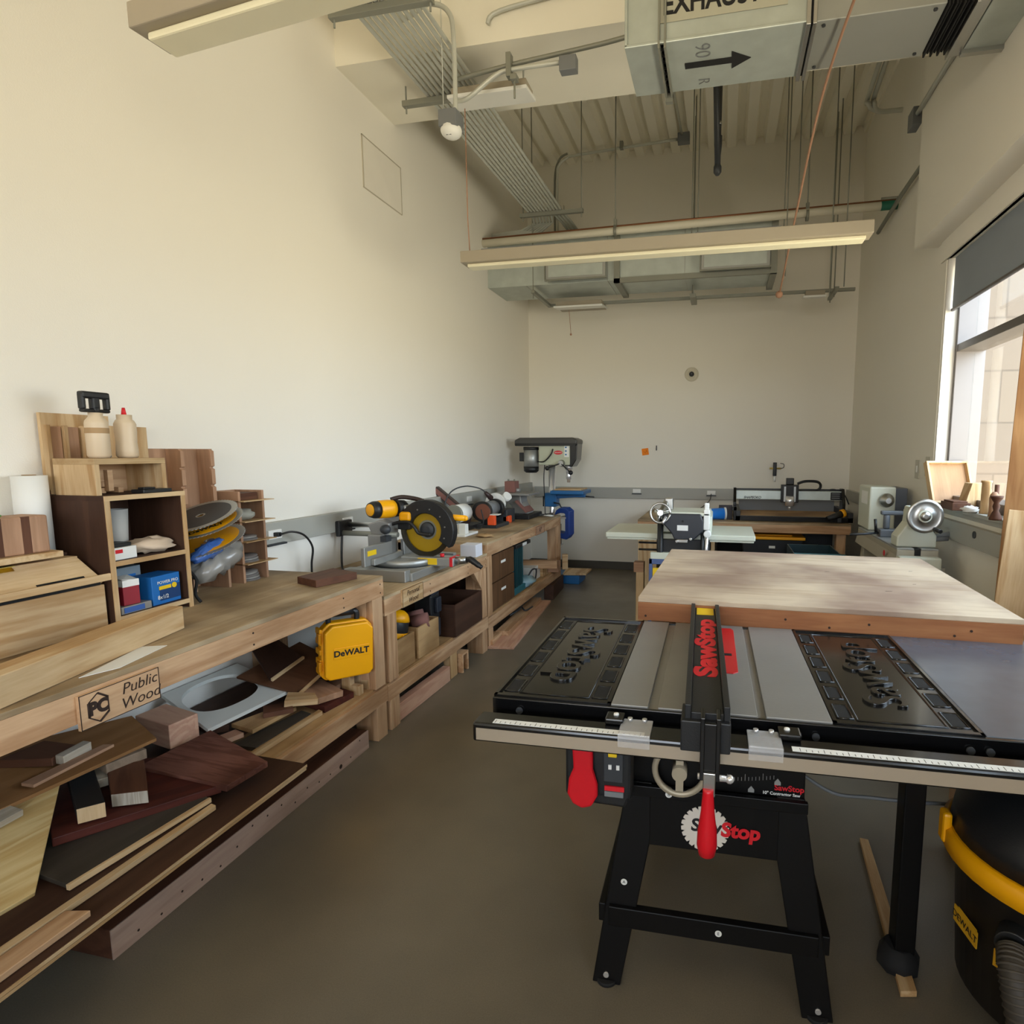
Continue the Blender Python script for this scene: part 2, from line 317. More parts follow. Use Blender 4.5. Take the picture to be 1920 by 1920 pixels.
# ceiling: fluted deck, flutes running away from the viewer
mb = MB(); prof = []; x = XL-.1
while x < XR+.3:
    prof += [(x, ZC), (x+.10, ZC), (x+.125, ZC+.075), (x+.185, ZC+.075)]; x += .21
prof.append((x, ZC))
n = len(prof); vs = [(a, YN, b) for a, b in prof] + [(a, YB+.1, b) for a, b in prof]
mb.add(vs, [(i, i+1, i+1+n, i+n) for i in range(n-1)])
mb.box(XL-.15, XR+.4, YN-.15, YB+.15, 5.16, 5.25)
struct('ceiling', mb, paintc, 'painted fluted metal roof deck', 'ceiling')
struct('trim_1', Bx(XL, XR+.1, 3.64, 4.33, 3.93, 5.1), paintc, 'boxed beam crossing the room under the deck', 'beam')
struct('trim_2', Bx(1.295, XR+.1, YN, 4.83, 2.94, 5.1), paintb, 'boxed soffit over the window', 'soffit')
struct('trim_3', MB().box(XR-.012, XR+.02, YN, 4.72, 2.80, 2.94), paintb, 'flat trim above the window', 'trim')
struct('baseboard_left', Bx(XL, XL+.008, YN, YB, 0, .1), basec, 'dark vinyl base along the left wall', 'baseboard')
struct('baseboard_back', Bx(XL, XR, YB-.008, YB, 0, .1), basec, 'dark vinyl base along the far wall', 'baseboard')
struct('baseboard_right', Bx(XR-.008, XR, YN, YB, 0, .1), basec, 'dark vinyl base along the right wall', 'baseboard')
# windows
for i, (a, b) in enumerate(WINS):
    w = thing('window_%d' % (i+1), ('wide alloy-framed window with a half drawn grey roller shade' if i == 0 else 'second alloy-framed window nearer the viewer'), 'window', (XR+.16, a, SZ0)); w['kind'] = 'structure'
    L = b - a + .035
    fr = MB().box(-.08, .10, L-.06, L, .02, SZ1-SZ0).box(-.08, .10, 0, .06, .02, SZ1-SZ0).box(-.08, .10, 0, L, .02, .08).box(-.08, .10, 0, L, SZ1-SZ0-.07, SZ1-SZ0).box(-.075, .09, 0, L, 1.05, 1.10)
    fr.box(-.07, .09, L*.5-.03, L*.5+.03, .08, 1.05)
    fr.build('window_frame', M['alu'], w, .003)
    MB().box(.03, .036, .06, L-.06, .08, SZ1-SZ0-.06).build('pane', M['glass'], w)
    MB().box(-.165, -.08, -.0, L+.02, -.03, .02).box(-.185, -.08, -.0, L, .0, .022).build('window_sill', greypaint, w, .002)
    MB().box(-.12, -.117, .02, L-.045, 1.33, 1.67).build('roller_shade', M['shade'], w)
    MB().cyl((-.118, .02, 1.33), (-.118, L-.045, 1.33), .012, n=10).build('shade_hem_bar', M['alu'], w)
struct('trim_4', Bx(XR+.005, XR+.10, 4.605, 4.636, SZ0+.02, SZ1), mat('reveal_paint', '#e9e6df', .6), 'white window reveal', 'trim')
# outside
o = tag(Bx(2.3, 14, 8.2, 9, -3, 9).build('building', M['stone'], None), 'sunlit beige block building outside the window', 'building')
o['kind'] = 'structure'
# raceways (outlet channels)
def raceway(label, mb, outs, parent_loc=(0, 0, 0)):
    r = thing('outlet_raceway', label, 'raceway', parent_loc); mb.build('channel', greypaint, r, .003)
    for m_ in outs:
        c = MB().cbox(m_[0], m_[1]).build('outlet', M['white'], r, .002)
        MB().cbox(m_[2], m_[3]).build('outlet_bracket', M['darkgrey'], c)
    return r
raceway('grey outlet raceway running along the left wall above the benches', Bx(XL, XL+.045, -1, 7.4, .99, 1.115),
        [((XL+.05, 2.80, 1.05), (.012, .1, .05), (XL+.055, 2.80, .995), (.03, .14, .01)), ((XL+.05, 3.46, 1.05), (.012, .1, .05), (XL+.055, 3.46, .995), (.03, .1, .01)), ((XL+.05, 5.4, 1.05), (.012, .1, .05), (XL+.055, 5.4, .995), (.03, .1, .01))])
raceway('grey outlet raceway along the far wall beside the drill press', Bx(-2.40, 1.38, YB-.045, YB, .925, 1.06),
        [((-1.05, YB-.05, 1.02), (.1, .012, .05), (-1.05, YB-.055, .985), (.12, .03, .01)), ((-.13, YB-.05, 1.01), (.1, .012, .05), (-.13, YB-.055, .975), (.12, .03, .01))])
r = raceway('grey outlet raceway under the window sill', Bx(XR-.04, XR, .2, 7.38, .955, 1.075), [((XR-.045, 4.43, 1.01), (.012, .1, .05), (XR-.05, 4.43, .965), (.02, .1, .01))])
MB().cyl((XR-.046, 3.73, 1.035), (XR-.038, 3.73, 1.035), .021).build('knockout_plug', M['darkgrey'], r)
# access panel, sprinkler escutcheon, notes
ap = thing('wall_hatch', 'flush white access hatch high on the left wall', 'hatch', (XL, 4.14, 3.485))
MB().box(0, .006, -.245, .245, -.165, .165).build('door', mat('panel_paint', '#e9e4da', .6), ap, .001)
MB().box(0, .008, -.252, -.246, -.172, .172).box(0, .008, .246, .252, -.172, .172).box(0, .008, -.252, .252, .166, .172).box(0, .004, -.252, .252, -.172, -.166).build('frame', mat('panel_edge', '#b8b1a0', .6), ap)
sp_ = thing('wall_speaker', 'small round fixture with dark centre high on the far wall', 'wall fixture', (-.398, YB, 2.442))
MB().lathe([(.085, 0), (.085, .008), (.07, .012), (.068, .006), (.05, .006), (.048, .014), (.03, .018)], ax=(0, -1, 0)).build('flange', mat('white_flange', '#cfc9b6', .5), sp_)
MB().lathe([(.03, .01), (.03, .03), (.012, .04), (.01, .07)], ax=(0, -1, 0)).build('nozzle', M['darkgrey'], sp_)
n_ = thing('sticky_note', 'bright orange note stuck to the far wall', 'note', (-.954, YB-.002, 1.51), rot=(0, math.radians(-8), 0))
MB().box(-.042, .042, -.002, 0, -.042, .042).build('paper', mat('orange_note', '#f58a1f', .8), n_); MB().tube([(-.02, -.003, .01), (0, -.003, -.015), (.015, -.003, .015), (.024, -.003, -.01)], .002, 5, smooth=4).build('scribble', mat('note_ink', '#b85a10', .8), n_)
h_ = thing('wall_hook', 'small dark hook on the far wall right of the orange note', 'hook', (-.814, YB, 1.557))
MB().box(-.006, .006, -.012, 0, -.03, .03).tube([(0, -.012, -.02), (0, -.03, -.03), (0, -.03, -.01)], .003, 6).build('hook', M['darkgrey'], h_)
v_ = thing('air_regulator', 'small brass and black air regulator on the far wall above the milling machine', 'valve', (.605, YB, 1.313))
MB().cyl((0, 0, 0), (0, -.06, 0), .012).cyl((-.06, -.06, 0), (.07, -.06, 0), .01).build('pipe_nipple', M['brass'], v_); MB().cyl((0, -.06, -.09), (0, -.06, .07), .022).build('body', M['darkgrey'], v_, .003)
MB().cyl((0, -.06, -.16), (0, -.06, -.09), .014, n=10).build('bowl', M['white'], v_); MB().tube([(.07, -.06, 0), (.1, -.06, .01), (.1, -.06, .05), (.06, -.06, .06)], .004, 6, smooth=5).build('hose', M['ink'], v_)
for y_, z_, l_ in ((4.95, 1.375, 'taller grey switch plate on the right wall beyond the window'), (4.72, 1.40, 'switch plate nearest the window reveal')):
    s_ = thing('switch_plate', l_, 'switch plate', (XR, y_, z_)); MB().box(-.008, 0, -.05, .05, -.07, .07).build('plate', mat('plate_grey', '#c2bfb2', .5), s_, .002); MB().box(-.014, -.008, -.012, .012, -.025, .025).build('toggle', M['white'], s_, .002)

o = Bx(-3.2, 2.2, -6.6, -3.36, 3.50, 3.62).build('sun_blocker', M['grey'], None); o['kind'] = 'structure'; o['label'] = 'unseen slab blocking the sun outside behind the viewer'; o['category'] = 'sun_blocker'  # unseen slab added to keep sun out of the near wall opening
# ================================================================ overhead: lamps, duct, conduits, pipes
def lamp(label, x0, x1, y, z, rz, hooks):
    L = x1 - x0; t = thing('linear_light', label, 'ceiling light', ((x0+x1)/2, y, z), rz, 'suspended linear lights')
    MB().box(-L/2, L/2, 0, .13, 0, .072).build('housing', M['tan'], t, .004)
    MB().box(-L/2+.035, L/2-.035, .03, .12, -.022, 0).build('lens', M['lens'], t, .006)
    for hx in (-L/2+.38, L/2-.75): MB().box(hx-.25, hx+.25, .04, .11, .072, .09).build('driver_cover', M['grey'], t, .002)
    for hx in hooks: MB().tube([(hx, .075, .07), (hx-.01, .075, .3), (hx-.015, .075, ZC-z+.05)], .0035, 6).build('hanger_cable', M['rope'], t)
    return t
lamp('long suspended linear light crossing the middle of the room', -1.715, .80, 3.78, 2.735, 0, (-1.22, ))
lamp('near suspended linear light cut off by the top left corner', -1.763, .757, 1.45, 2.75, math.radians(-6.0), (1.0, ))
# exhaust duct
d = thing('exhaust_duct', 'square galvanised exhaust duct with arrow and stencilled lettering', 'duct', (0, 3.17, 3.49))
mb = MB().box(-.52, .33, 0, .39, 0, .50).box(-.53, .34, -.012, .402, -.004, .012).box(-.53, -.515, -.012, .402, 0, .5)
mb.build('duct_section', M['galv'], d, .004)
MB().box(.37, .93, .02, .39, 0.01, .52).build('access_cover', mat('access_sheet', '#a3a5a0', .5, .5), d, .004)
sc_ = MB()
for a, b in ((.41, .05), (.41, .36), (.89, .05), (.89, .36)): sc_.cyl((a, b, .01), (a, b, .004), .009, n=10)
each(sc_, 'cover_screw', M['darkgrey'], d)
MB().box(.325, .345, -.02, .42, -.02, .52).box(.355, .372, -.02, .42, -.02, .52).build('flange', M['steel'], d, .002); MB().box(.343, .357, -.005, .40, -.005, .51).build('gasket', M['black_rubber'], d)
MB().box(-.335, -.325, -.02, .43, -.03, .52).box(-.365, -.355, -.02, .43, -.03, .52).box(-.365, -.325, .40, .43, -.05, .0).build('slotted_strut', M['strut'], d)
b_ = MB()
for k in range(8): b_.cyl((-.345, .03+k*.048, -.003), (-.345, .03+k*.048, -.012), .008, n=8)
b_.box(-.352, -.338, 0, .40, -.004, .0).build('strut_slots', M['dark'], d)
MB().box(-.36, .24, -.004, -.001, .09, .36).build('stencil_panel', mat('stencil_panel', '#b4b3a2', .6), d); text('stencil_lettering', 'EXHAUST AIR', .13, M['ink'], d, (-.015, -.005, .165), FY, .001, sx=.82, off=.003)
text('stencil_lettering', 'EXHAUST AIR', .105, M['ink'], d, (-.04, -.005, .29), FY, .001, sx=.82, off=.003) if False else None
ar = MB().prism([(-.245, .165), (-.01, .165), (-.01, .12), (.085, .188), (-.01, .256), (-.01, .21), (-.245, .21)], -.007, -.004, 'xy'); ar.build('arrow', M['ink'], d)
text('size_mark', '90', .11, M['grey'], d, (-.155, .085, -.006), (PI, 0, PI/2), .001, off=-.002); text('size_mark', 'R', .09, M['grey'], d, (-.155, .335, -.006), (PI, 0, PI/2), .001, off=-.002)
fl = MB()
for k in range(7): fl.box(.935+k*.016, .943+k*.016, .02+.01*(k % 2), .39-.01*(k % 2), .0+.01*(k % 2), .5)
fl.box(.93, 1.045, .05, .36, .03, .48).build('flexible_connector', M['black_rubber'], d); MB().box(1.045, 1.06, 0, .41, -.015, .52).box(1.06, 1.11, .0, .41, 0.0, .03).build('flange', M['steel'], d, .002)
fb = thing('fan_box', 'bright galvanised fan housing at the top right corner', 'fan housing', (1.295, 2.85, 3.46)); MB().box(-.18, .0, -.9, .70, .03, .6).build('housing', M['galv'], fb, .004)
each(MB().box(-.18, 0, .03, .036, .026, .03).box(-.19, .0, .68, .71, .01, .6), 'seam', M['steel'], fb)
# supply duct over the far end
s = thing('supply_duct', 'galvanised supply duct running from the left wall near the far end', 'duct', (XL, 6.12, 3.22))
MB().box(0, 2.92, 0, .55, 0, .46).build('duct_section', M['galv'], s, .004)
mb = MB()
for x_ in (.42, 1.28, 2.05): mb.box(x_, x_+.004, -.003, .553, -.003, .462)
each(mb, 'seam', M['steel'], s)
MB().box(.0, .66, -.004, .0, .0, .30).build('joint_cover', M['galv'], s)
for a, b in ((.66, 1.28), (2.21, 2.85)):
    g = MB().box(a, b, -.10, -.08, .02, .22).box(a+.02, b-.02, -.08, 0, .04, .20).build('register', M['castalu'], s, .004); lv = MB()
    for k in range(3): lv.box(a+.04, b-.04, -.104, -.1, .165+k*.016, .174+k*.016)
    lv.build('louvres', M['dark'], g); MB().box(a+.03, b-.03, -.104, -.1, .04, .15).build('damper_blade', M['galv'], g, .001)
    MB().box(a-.01, b+.01, -.11, -.09, .005, .02).box(a-.012, a, -.11, -.09, .02, .23).build('register_frame', M['strut'], g)
MB().box(1.35, 1.41, -.03, .58, -.03, .01).box(2.86, 2.92, -.03, .58, -.03, .46).box(1.35, 1.41, -.03, .0, -.03, .46).box(1.41, 2.92, -.02, .01, -.03, .02).build('duct_frame', M['strut'], s)
MB().box(1.12, 1.16, -.06, -.004, .1, .25).build('paper_tag', M['cloth'], s) if False else None
# trapeze hanger beneath it
t = thing('duct_hanger', 'long slotted strut hung on rods beneath the supply duct', 'hanger', (-.35, 6.70, 3.14))
MB().box(-1.62, 1.62, 0, .04, 0, .03).build('strut', M['strut'], t, .002)
MB().box(-1.64, -1.60, -.6, .04, 0, .03).build('side_strut', M['strut'], t, .002); MB().box(1.40, 1.44, -.15, .3, -.02, .01).build('side_strut', M['strut'], t, .002)
for x_, y_ in ((-1.62, -.58), (-.02, .02), (.0, -.25), (1.42, .02), (1.42, .26)): MB().cyl((x_, y_, -.05), (x_, y_, ZC-3.14+.06), .006, n=8).build('threaded_rod', M['strut'], t)
MB().box(-.03, .03, -.27, .06, -.05, -.01).build('clamp', M['strut'], t, .003)
def panel(label, x0, x1, y, z, w, h=.02, pull=False):
    t = thing('hanging_reflector', label, 'panel fixture', ((x0+x1)/2, y, z)); L = x1-x0
    MB().box(-L/2, L/2, 0, w, 0, h, Matrix.Rotation(math.radians(6), 4, 'X')).build('panel_face', M['white'], t, .002); MB().box(-L/2+.02, L/2-.01, .02, w-.03, h, h+.05).build('backing', M['tan'], t, .003)
    if pull: MB().tube([(-L*.25, w/2, 0), (-L*.25+.01, w/2, -.12), (-L*.25+.02, w/2, -.25)], .003, 5).ball((-L*.25+.02, w/2, -.26), .012).build('pull_cord', M['rope'], t)
    return t
panel('white hanging panel beside the conduit rack near the wall sensor', -1.74, -1.22, 3.70, 3.69, .19)
panel('white hanging panel under the supply duct, pull cord below', -1.88, -1.33, 6.56, 3.09, .32, pull=True)
panel('small white panel on the strut right of the supply duct', .76, .98, 6.60, 3.07, .12)
# conduit rack
for k in range(11):
    x0 = -1.99 + k*.0375; x1 = -1.93 + k*.0325; e_ = 5.95 if k > 6 else 6.12
    pts = [(x0-.03, -1.0, 3.85), (x0, 3.1, 3.85), (x1, e_-.12, 3.85)]
    if k < 7: pts += [(x1-.02, e_, 3.83), (x1-.18, e_+.08+.0*k, 3.80-.006*k), (XL+.02, e_+.085, 3.78-.012*k)]
    else: pts += [(x1, e_, 3.85), (x1+.03, e_+.25, 3.84), (x1+.06, YB, 3.84)]
    o = MB().tube(pts, .0125, 8).build('conduit', M['emt']); tag(o, 'straight steel conduit in the overhead rack', 'conduit', 'steel conduits side by side in the overhead rack')
def trapeze(label, x0, x1, y, z, rods, yaw=0):
    t = thing('conduit_hanger', label, 'hanger', ((x0+x1)/2, y, z), yaw, None); L = x1-x0
    MB().box(-L/2, L/2, -.02, .02, 0, .035).build('strut', M['strut'], t, .002)
    for q in rods: MB().cyl((q*L/2, 0, -.04), (q*L/2, 0, ZC-z+.06), .0055, n=8).build('threaded_rod', M['strut'], t)
    cl = MB()
    for k in range(10): cl.cbox((-.165+k*.0325, 0, .052), (.006, .03, .05))
    each(cl, 'conduit_clamp', M['steel'], t); return t
trapeze('strut carrying the conduits nearest the viewer, at the top edge', -2.12, -1.52, 3.1, 3.80, (-.92, .95))
trapeze('strut carrying the conduits just beyond the boxed beam', -2.16, -1.28, 3.92, 3.80, (-.95, .93))
trapeze('strut carrying the conduits at their far end near the supply duct', -2.02, -1.38, 5.88, 3.80, (-.9, .95))
# sensor on a drop conduit
t = thing('ceiling_sensor', 'round white sensor in a square box at the end of a bent conduit', 'sensor', (-1.60, 3.45, 3.40))
MB().tube([(.03, 0, .02), (.03, 0, .45), (.0, .0, .60), (-.12, .0, .66), (-.35, 0, .67), (-.36, 0, 1.62)], .014, 8, smooth=6).build('drop_conduit', M['emt'], t)
MB().box(-.055, .055, -.055, .055, -.03, .06).build('junction_box', M['grey'], t, .004); MB().ball((0, 0, -.035), (.062, .062, .045)).build('sensor_dome', M['white'], t); MB().cbox((.0, -.03, -.068), (.03, .012, .008)).build('sensor_eye', M['darkgrey'], t)
MB().cyl((-.045, .0, .06), (-.045, 0, 1.62), .003, n=6).build('hanger_wire', M['emt'], t)
# conduit and grey box along the beam
t = thing('junction_box', 'grey junction box on a conduit clamped under the boxed beam', 'junction box', (-.93, 3.60, 3.72))
MB().box(-.05, .05, -.03, .03, -.04, .04).build('box', M['grey'], t, .004)
MB().tube([(-.05, 0, .02), (-.34, 0, .02), (-.45, 0, .0), (-.62, 0, -.10), (-.70, .02, -.10)], .013, 8, smooth=6).build('conduit', M['emt'], t)
MB().tube([(-.72, .02, .02), (-.34, .02, .06), (.2, .02, .10), (.45, .0, .12)], .013, 8, smooth=5).build('conduit', M['strut'], t); MB().tube([(-.50, .02, .30), (-.42, .02, .36), (.1, .02, .41), (.45, .02, .45)], .012, 8, smooth=5).build('conduit', M['emt'], t)
MB().cbox((-.36, 0, .04), (.03, .05, .13)).cyl((-.33, 0, 0), (-.33, 0, -.14), .006).cbox((-.33, 0, -.03), (.04, .05, .03)).build('clamp', M['strut'], t, .002)
# pipe runs at the far end
t = thing('water_pipe', 'long white wrapped pipe with a green band at its right end', 'pipe', (XL, 6.0, 3.63))
MB().cyl((0, 0, 0), (4.0, 0, .05), .036).build('white_wrap', M['pipewhite'], t); MB().cyl((0, 0, .042), (4.2, 0, .092), .012).build('copper_line', M['copper'], t)
MB().cyl((3.78, 0, .047), (4.25, 0, .053), .038).build('green_band', M['green'], t); MB().cyl((3.78, 0, .105), (4.25, 0, .11), .014).build('end_sleeve', M['strut'], t)
for x_ in (1.38, 3.16): MB().lathe([(.05, -.012), (.05, .012)], (x_, 0, .02), (1, 0, 0), 16).build('pipe_clamp', M['strut'], t); MB().cbox((x_, 0, .09), (.03, .03, .07)).cyl((x_, 0, .06), (x_, 0, 1.4), .006, n=8).build('hanger_rod', M['strut'], t)
for x_ in (2.12, 2.175, 2.96): MB().cyl((x_, .0, -.06), (x_, 0, 1.4), .005, n=8).build('hanger_rod', M['strut'], t)
t = thing('ceiling_conduit', 'bent conduit rising from the rack then crossing to a square box below the deck', 'conduit', (-1.93, 7.0, 3.9))
MB().tube([(-.02, 0, .0), (-.02, 0, .72), (-.0, 0, .87), (.10, 0, .94), (.25, 0, .965), (1.36, 0, 1.01)], .016, 8, smooth=5).build('conduit', M['emt'], t); MB().tube([(-.055, .02, -.0), (-.055, .02, .72), (.0, .02, .94), (.10, .02, 1.0)], .012, 8, smooth=5).build('conduit', M['strut'], t)
MB().cbox((1.42, 0, 1.01), (.13, .08, .1)).build('box', M['grey'], t, .004); MB().cbox((.73, 0, 1.01), (.04, .05, .08)).build('clamp', M['strut'], t, .003); MB().cyl((1.40, .0, 1.04), (1.36, -1.2, 1.06), .014, n=8).build('conduit', M['emt'], t)
t = thing('sprinkler_pipe', 'dark pipe ending in a sprinkler head below the fluted deck', 'pipe', (-.10, 4.95, 3.64))
MB().cyl((0, 0, .04), (-.035, -.35, .95), .022).build('pipe', M['darkgrey'], t); MB().cyl((.0, 0, .05), (.01, 0, 1.36), .02).build('drop_pipe', mat('dark_pipe', '#2b2a28', .5), t); MB().lathe([(.03, .26), (.03, .2), (.022, .12), (.022, .06), (.03, .04), (.03, .0), (.015, -.02)], n=14).build('sprinkler_head', M['darkgrey'], t)
MB().cyl((0, 0, .34), (0, 0, .36), .025).build('coupling', M['steel'], t)
t = thing('wall_conduit', 'pair of conduits bending towards the window soffit', 'conduit', (1.25, 5.2, 4.3))
for q in (0, .05): MB().tube([(-.05-q, -1.8, .58), (-.05-q, .55, .30), (-.05-q, .72, .20), (.0, .80, .17), (.12, .82, .17), (.24, .82, .17)], .02, 8, smooth=5).build('conduit', M['emt'], t)
t = thing('wall_conduit', 'conduit running down the right wall to a grey box beside the soffit', 'conduit', (1.28, 4.9, 3.88))
MB().tube([(0, 0, 0), (0, -.35, -.01), (-.0, -.75, -.03)], .017, 8).build('conduit', M['emt'], t); MB().cbox((0, .06, -.01), (.06, .13, .12)).build('box', M['grey'], t, .004)
t = thing('wall_conduit', 'conduit slanting down beside the green banded pipe end', 'conduit', (1.40, 5.6, 3.62))
MB().tube([(0, -.8, .02), (0, .1, .02), (-.0, .85, -.02)], .018, 8).build('conduit', M['strut'], t)
# long cord with ball
o = MB().tube([(.50, 2.6, 3.30+.0), (.505, 3.02, 3.455), (.47, 3.7, 3.40), (.445, 4.5, 3.12), (.43, 5.3, 2.86), (.425, 5.4, 2.83)], .007, 8, smooth=6).ball((.425, 5.4, 2.82), .03).build('pull_rope', M['rope']); tag(o, 'orange brown cord slanting down from the duct with a ball at its end', 'rope')
t = thing('threaded_rods', 'group of thin rods dropping from the deck in front of the far wall', 'rod', (.6, 5.9, 2.9))
for x_, z0 in ((-.09, .2), (.0, .75), (.30, .0), (.42, .08)): MB().cyl((x_, 0, z0), (x_, 0, 2.1), .005, n=6).build('rod', M['strut'], t)
# ================================================================ workbenches along the left wall
BX = -1.72
def bench(name, label, y0, y1, zt, zs, top_m, posts, gusset=False):
    t = thing(name, label, 'workbench', (BX, y0, 0)); L = y1 - y0; w = BX - XL - .005
    MB().box(-w, 0, 0, L, zt-.018, zt).build('worktop', worn('y'), t, .002)
    MB().box(-.038, 0, 0, L, zt-.107, zt-.018).build('front_rail', pine('y'), t, .002)
    MB().box(-w, -.038, L-.038, L, zt-.107, zt-.018).box(-w, -.038, 0, .038, zt-.107, zt-.018).build('end_rail', pine('x'), t, .002)
    MB().box(-w, -.02, .0, L, zs-.012, zs).build('shelf', plyface('y'), t, .001)
    MB().box(-.038, 0, 0, L, zs-.10, zs-.012).build('shelf_rail', pine('y'), t, .002)
    for p in posts:
        MB().box(-.127, -.038, p, p+.038, 0, zt-.018).build('post', pine('z'), t, .002)
        MB().box(-.038, 0, p, p+.089, 0, zs-.10).build('post', pine('z'), t, .002); MB().box(-.036, 0, p, p+.089, zs, zt-.107).build('post', pine('z'), t, .002)
        MB().box(-w, -w+.089, p, p+.038, 0, zt-.018).build('post', pine('z'), t, .002)
    nb = MB()
    yy = .5
    while yy < L:
        for dz in (-.085, -.04): nb.cyl((0.0, yy, zt+dz), (.0012, yy, zt+dz), .004, n=8)
        yy += .55
    nb.cyl((0, L-.03, zt-.04), (.0012, L-.03, zt-.04), .004, n=8).cyl((0, L-.03, zt-.085), (.0012, L-.03, zt-.085), .004, n=8); each(nb, 'screw', M['burn'], t)
    return t
b1 = bench('workbench', 'nearest wall workbench with scrap wood on its lower shelf', -1.4, 2.735, .862, .28, None, (4.03, ))
b2 = bench('workbench', 'lower middle workbench carrying the mitre saw', 2.74, 4.135, .748, .27, None, (.02, 1.28))
for q in (.02+.038, 1.28-.15): pass
MB().prism([(1.15, .64), (1.28, .64), (1.28, .50)], -.037, -.001, 'yz').build('gusset', pine('z'), b2, .002)
b3 = bench('workbench', 'far wall workbench with bench sanders on top', 4.14, 6.22, .825, .25, None, (.0, 1.99))
def plaque(label, y0, y1, z0, z1, lines, m, logo=False, sh=.2, size=.055, x=BX):
    t = thing('wooden_sign', label, 'sign', (x, (y0+y1)/2, (z0+z1)/2)); L = y1-y0; H = z1-z0
    MB().box(0, .012, -L/2, L/2, -H/2, H/2).build('board', m, t, .001); MB().box(.012, .013, -L/2, L/2, -H/2, -H/2+.002).box(.012, .013, -L/2, L/2, H/2-.002, H/2).box(.012, .013, -L/2, -L/2+.002, -H/2, H/2).box(.012, .013, L/2-.002, L/2, -H/2, H/2).build('burnt_border', M['burn'], t)
    for i, (s_, dy) in enumerate(lines): text('lettering', s_, size, M['burn'], t, (.013, dy, H*(.22-.44*i) if len(lines) > 1 else 0), FX, .0006, shear=sh, off=-.0004)
    if logo:
        hx = [(.03*math.sin(a)*1.05-.068, .042*math.cos(a)) for a in [PI/3*k for k in range(6)]]; g = MB()
        for i in range(6):
            a, b = hx[i], hx[(i+1) % 6]; g.tube([(.0125, *a), (.0125, *b)], .0018 if i % 2 else .003, 5)
        g.build('hexagon_emblem', M['burn'], t); text('emblem_letters', 'PC', .05, M['burn'], t, (.013, -.068, 0), FX, .0006, off=.003, sx=.9)
    return t
plaque('engraved wooden sign reading Public Wood with a hexagon emblem', 1.215, 1.452, .735, .835, [('Public', .055), ('Wood', .055)], pine('y'), True, size=.047)
plaque('pale wooden sign screwed to the front of the middle workbench', 2.90, 3.13, .645, .745, [('Personal', .0), ('Wood', .0)], palepine('y'), size=.04)
plaque('small brown square sign on the front of the far workbench', 5.31, 5.57, .72, .80, [('AP', 0)], cedar('y'), size=.07, sh=0)
# ---------------- things on the near bench
BZ = .862
# hinged wooden chest, far left
t = thing('wooden_chest', 'wooden chest with a hinged slanted lid and slot handle at the left edge', 'chest', (-2.175, 1.075, BZ))
MB().box(-.25, .0, -.55, .60, 0, .165).build('body', palepine('y'), t, .002)
MB().slab([(.0, -.55, .180), (.0, .60, .180), (-.09, .585, .262), (-.09, -.55, .262)], .015).slab([(.012, -.55, .205), (.012, .61, .205), (.012, .61, .18), (.012, -.55, .18)], .01).build('slanted_lid', palepine('y'), t, .002)
MB().box(-.25, -.09, -.55, .585, .248, .268).build('top_board', palepine('y'), t, .002)
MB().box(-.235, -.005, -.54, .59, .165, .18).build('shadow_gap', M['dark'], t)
MB().cbox((-.03, .48, .215), (.03, .13, .012), None).build('handle_slot', M['dark'], t) if False else None
h = MB(); h.slab([(-.012, .40, .193), (-.012, .55, .193), (-.024, .55, .2045), (-.024, .40, .2045)], .003); h.build('handle_slot', M['dark'], t)
MB().box(-.105, -.075, .30, .38, .268, .271).slab([(-.078, .30, .2545), (-.078, .38, .2545), (-.092, .38, .268), (-.092, .30, .268)], .003).build('hinge', M['brass'], t)
# board under the block, block, planter
CH = BZ + .268
slabthing('plywood_offcut', 'thin light plywood piece lying on the chest under the striped block', 'board', [(-2.215, .9, CH+.035), (-2.215, 1.58, CH+.035), (-2.36, 1.60, CH+.035), (-2.36, .9, CH+.035)], .02, palepine('y'))
slabthing('dark_board', 'dark flat board between the chest and the light plywood piece', 'board', [(-2.31, 1.30, CH+.012), (-2.31, 1.66, CH+.012), (-2.42, 1.66, CH+.012), (-2.42, 1.30, CH+.012)], .01, brownply('y'))
t = thing('wooden_block', 'striped glued-up wooden block on the chest at the left edge', 'wood block', (-2.29, 1.35, CH+.036)); MB().box(-.06, .05, -.35, .21, 0, .125).build('block', cedar('z'), t, .006)
st = MB()
for y_ in (-.30, -.2, -.12, -.03, .05, .13): st.box(-.061, .0505, y_, y_+.025, .002, .1245)
each(st, 'dark_strip', walnut('z'), t)
MB().tube([(-.02, -.3, .127), (-.04, -.2, .135), (-.0, -.1, .13), (-.03, .02, .15), (.0, .08, .13), (-.02, .12, .128)], .004, 6, smooth=6).build('green_string', M['greenleaf'], t)
t = thing('paper_roll', 'tall white paper roll standing behind the chest', 'paper roll', (-2.402, 1.628, CH+.014)); MB().lathe([(.05, 0), (.05, .275)], n=28).build('paper', M['paper'], t); MB().lathe([(.02, .276), (.02, .278)], n=16).build('core', M['cardboard'], t)
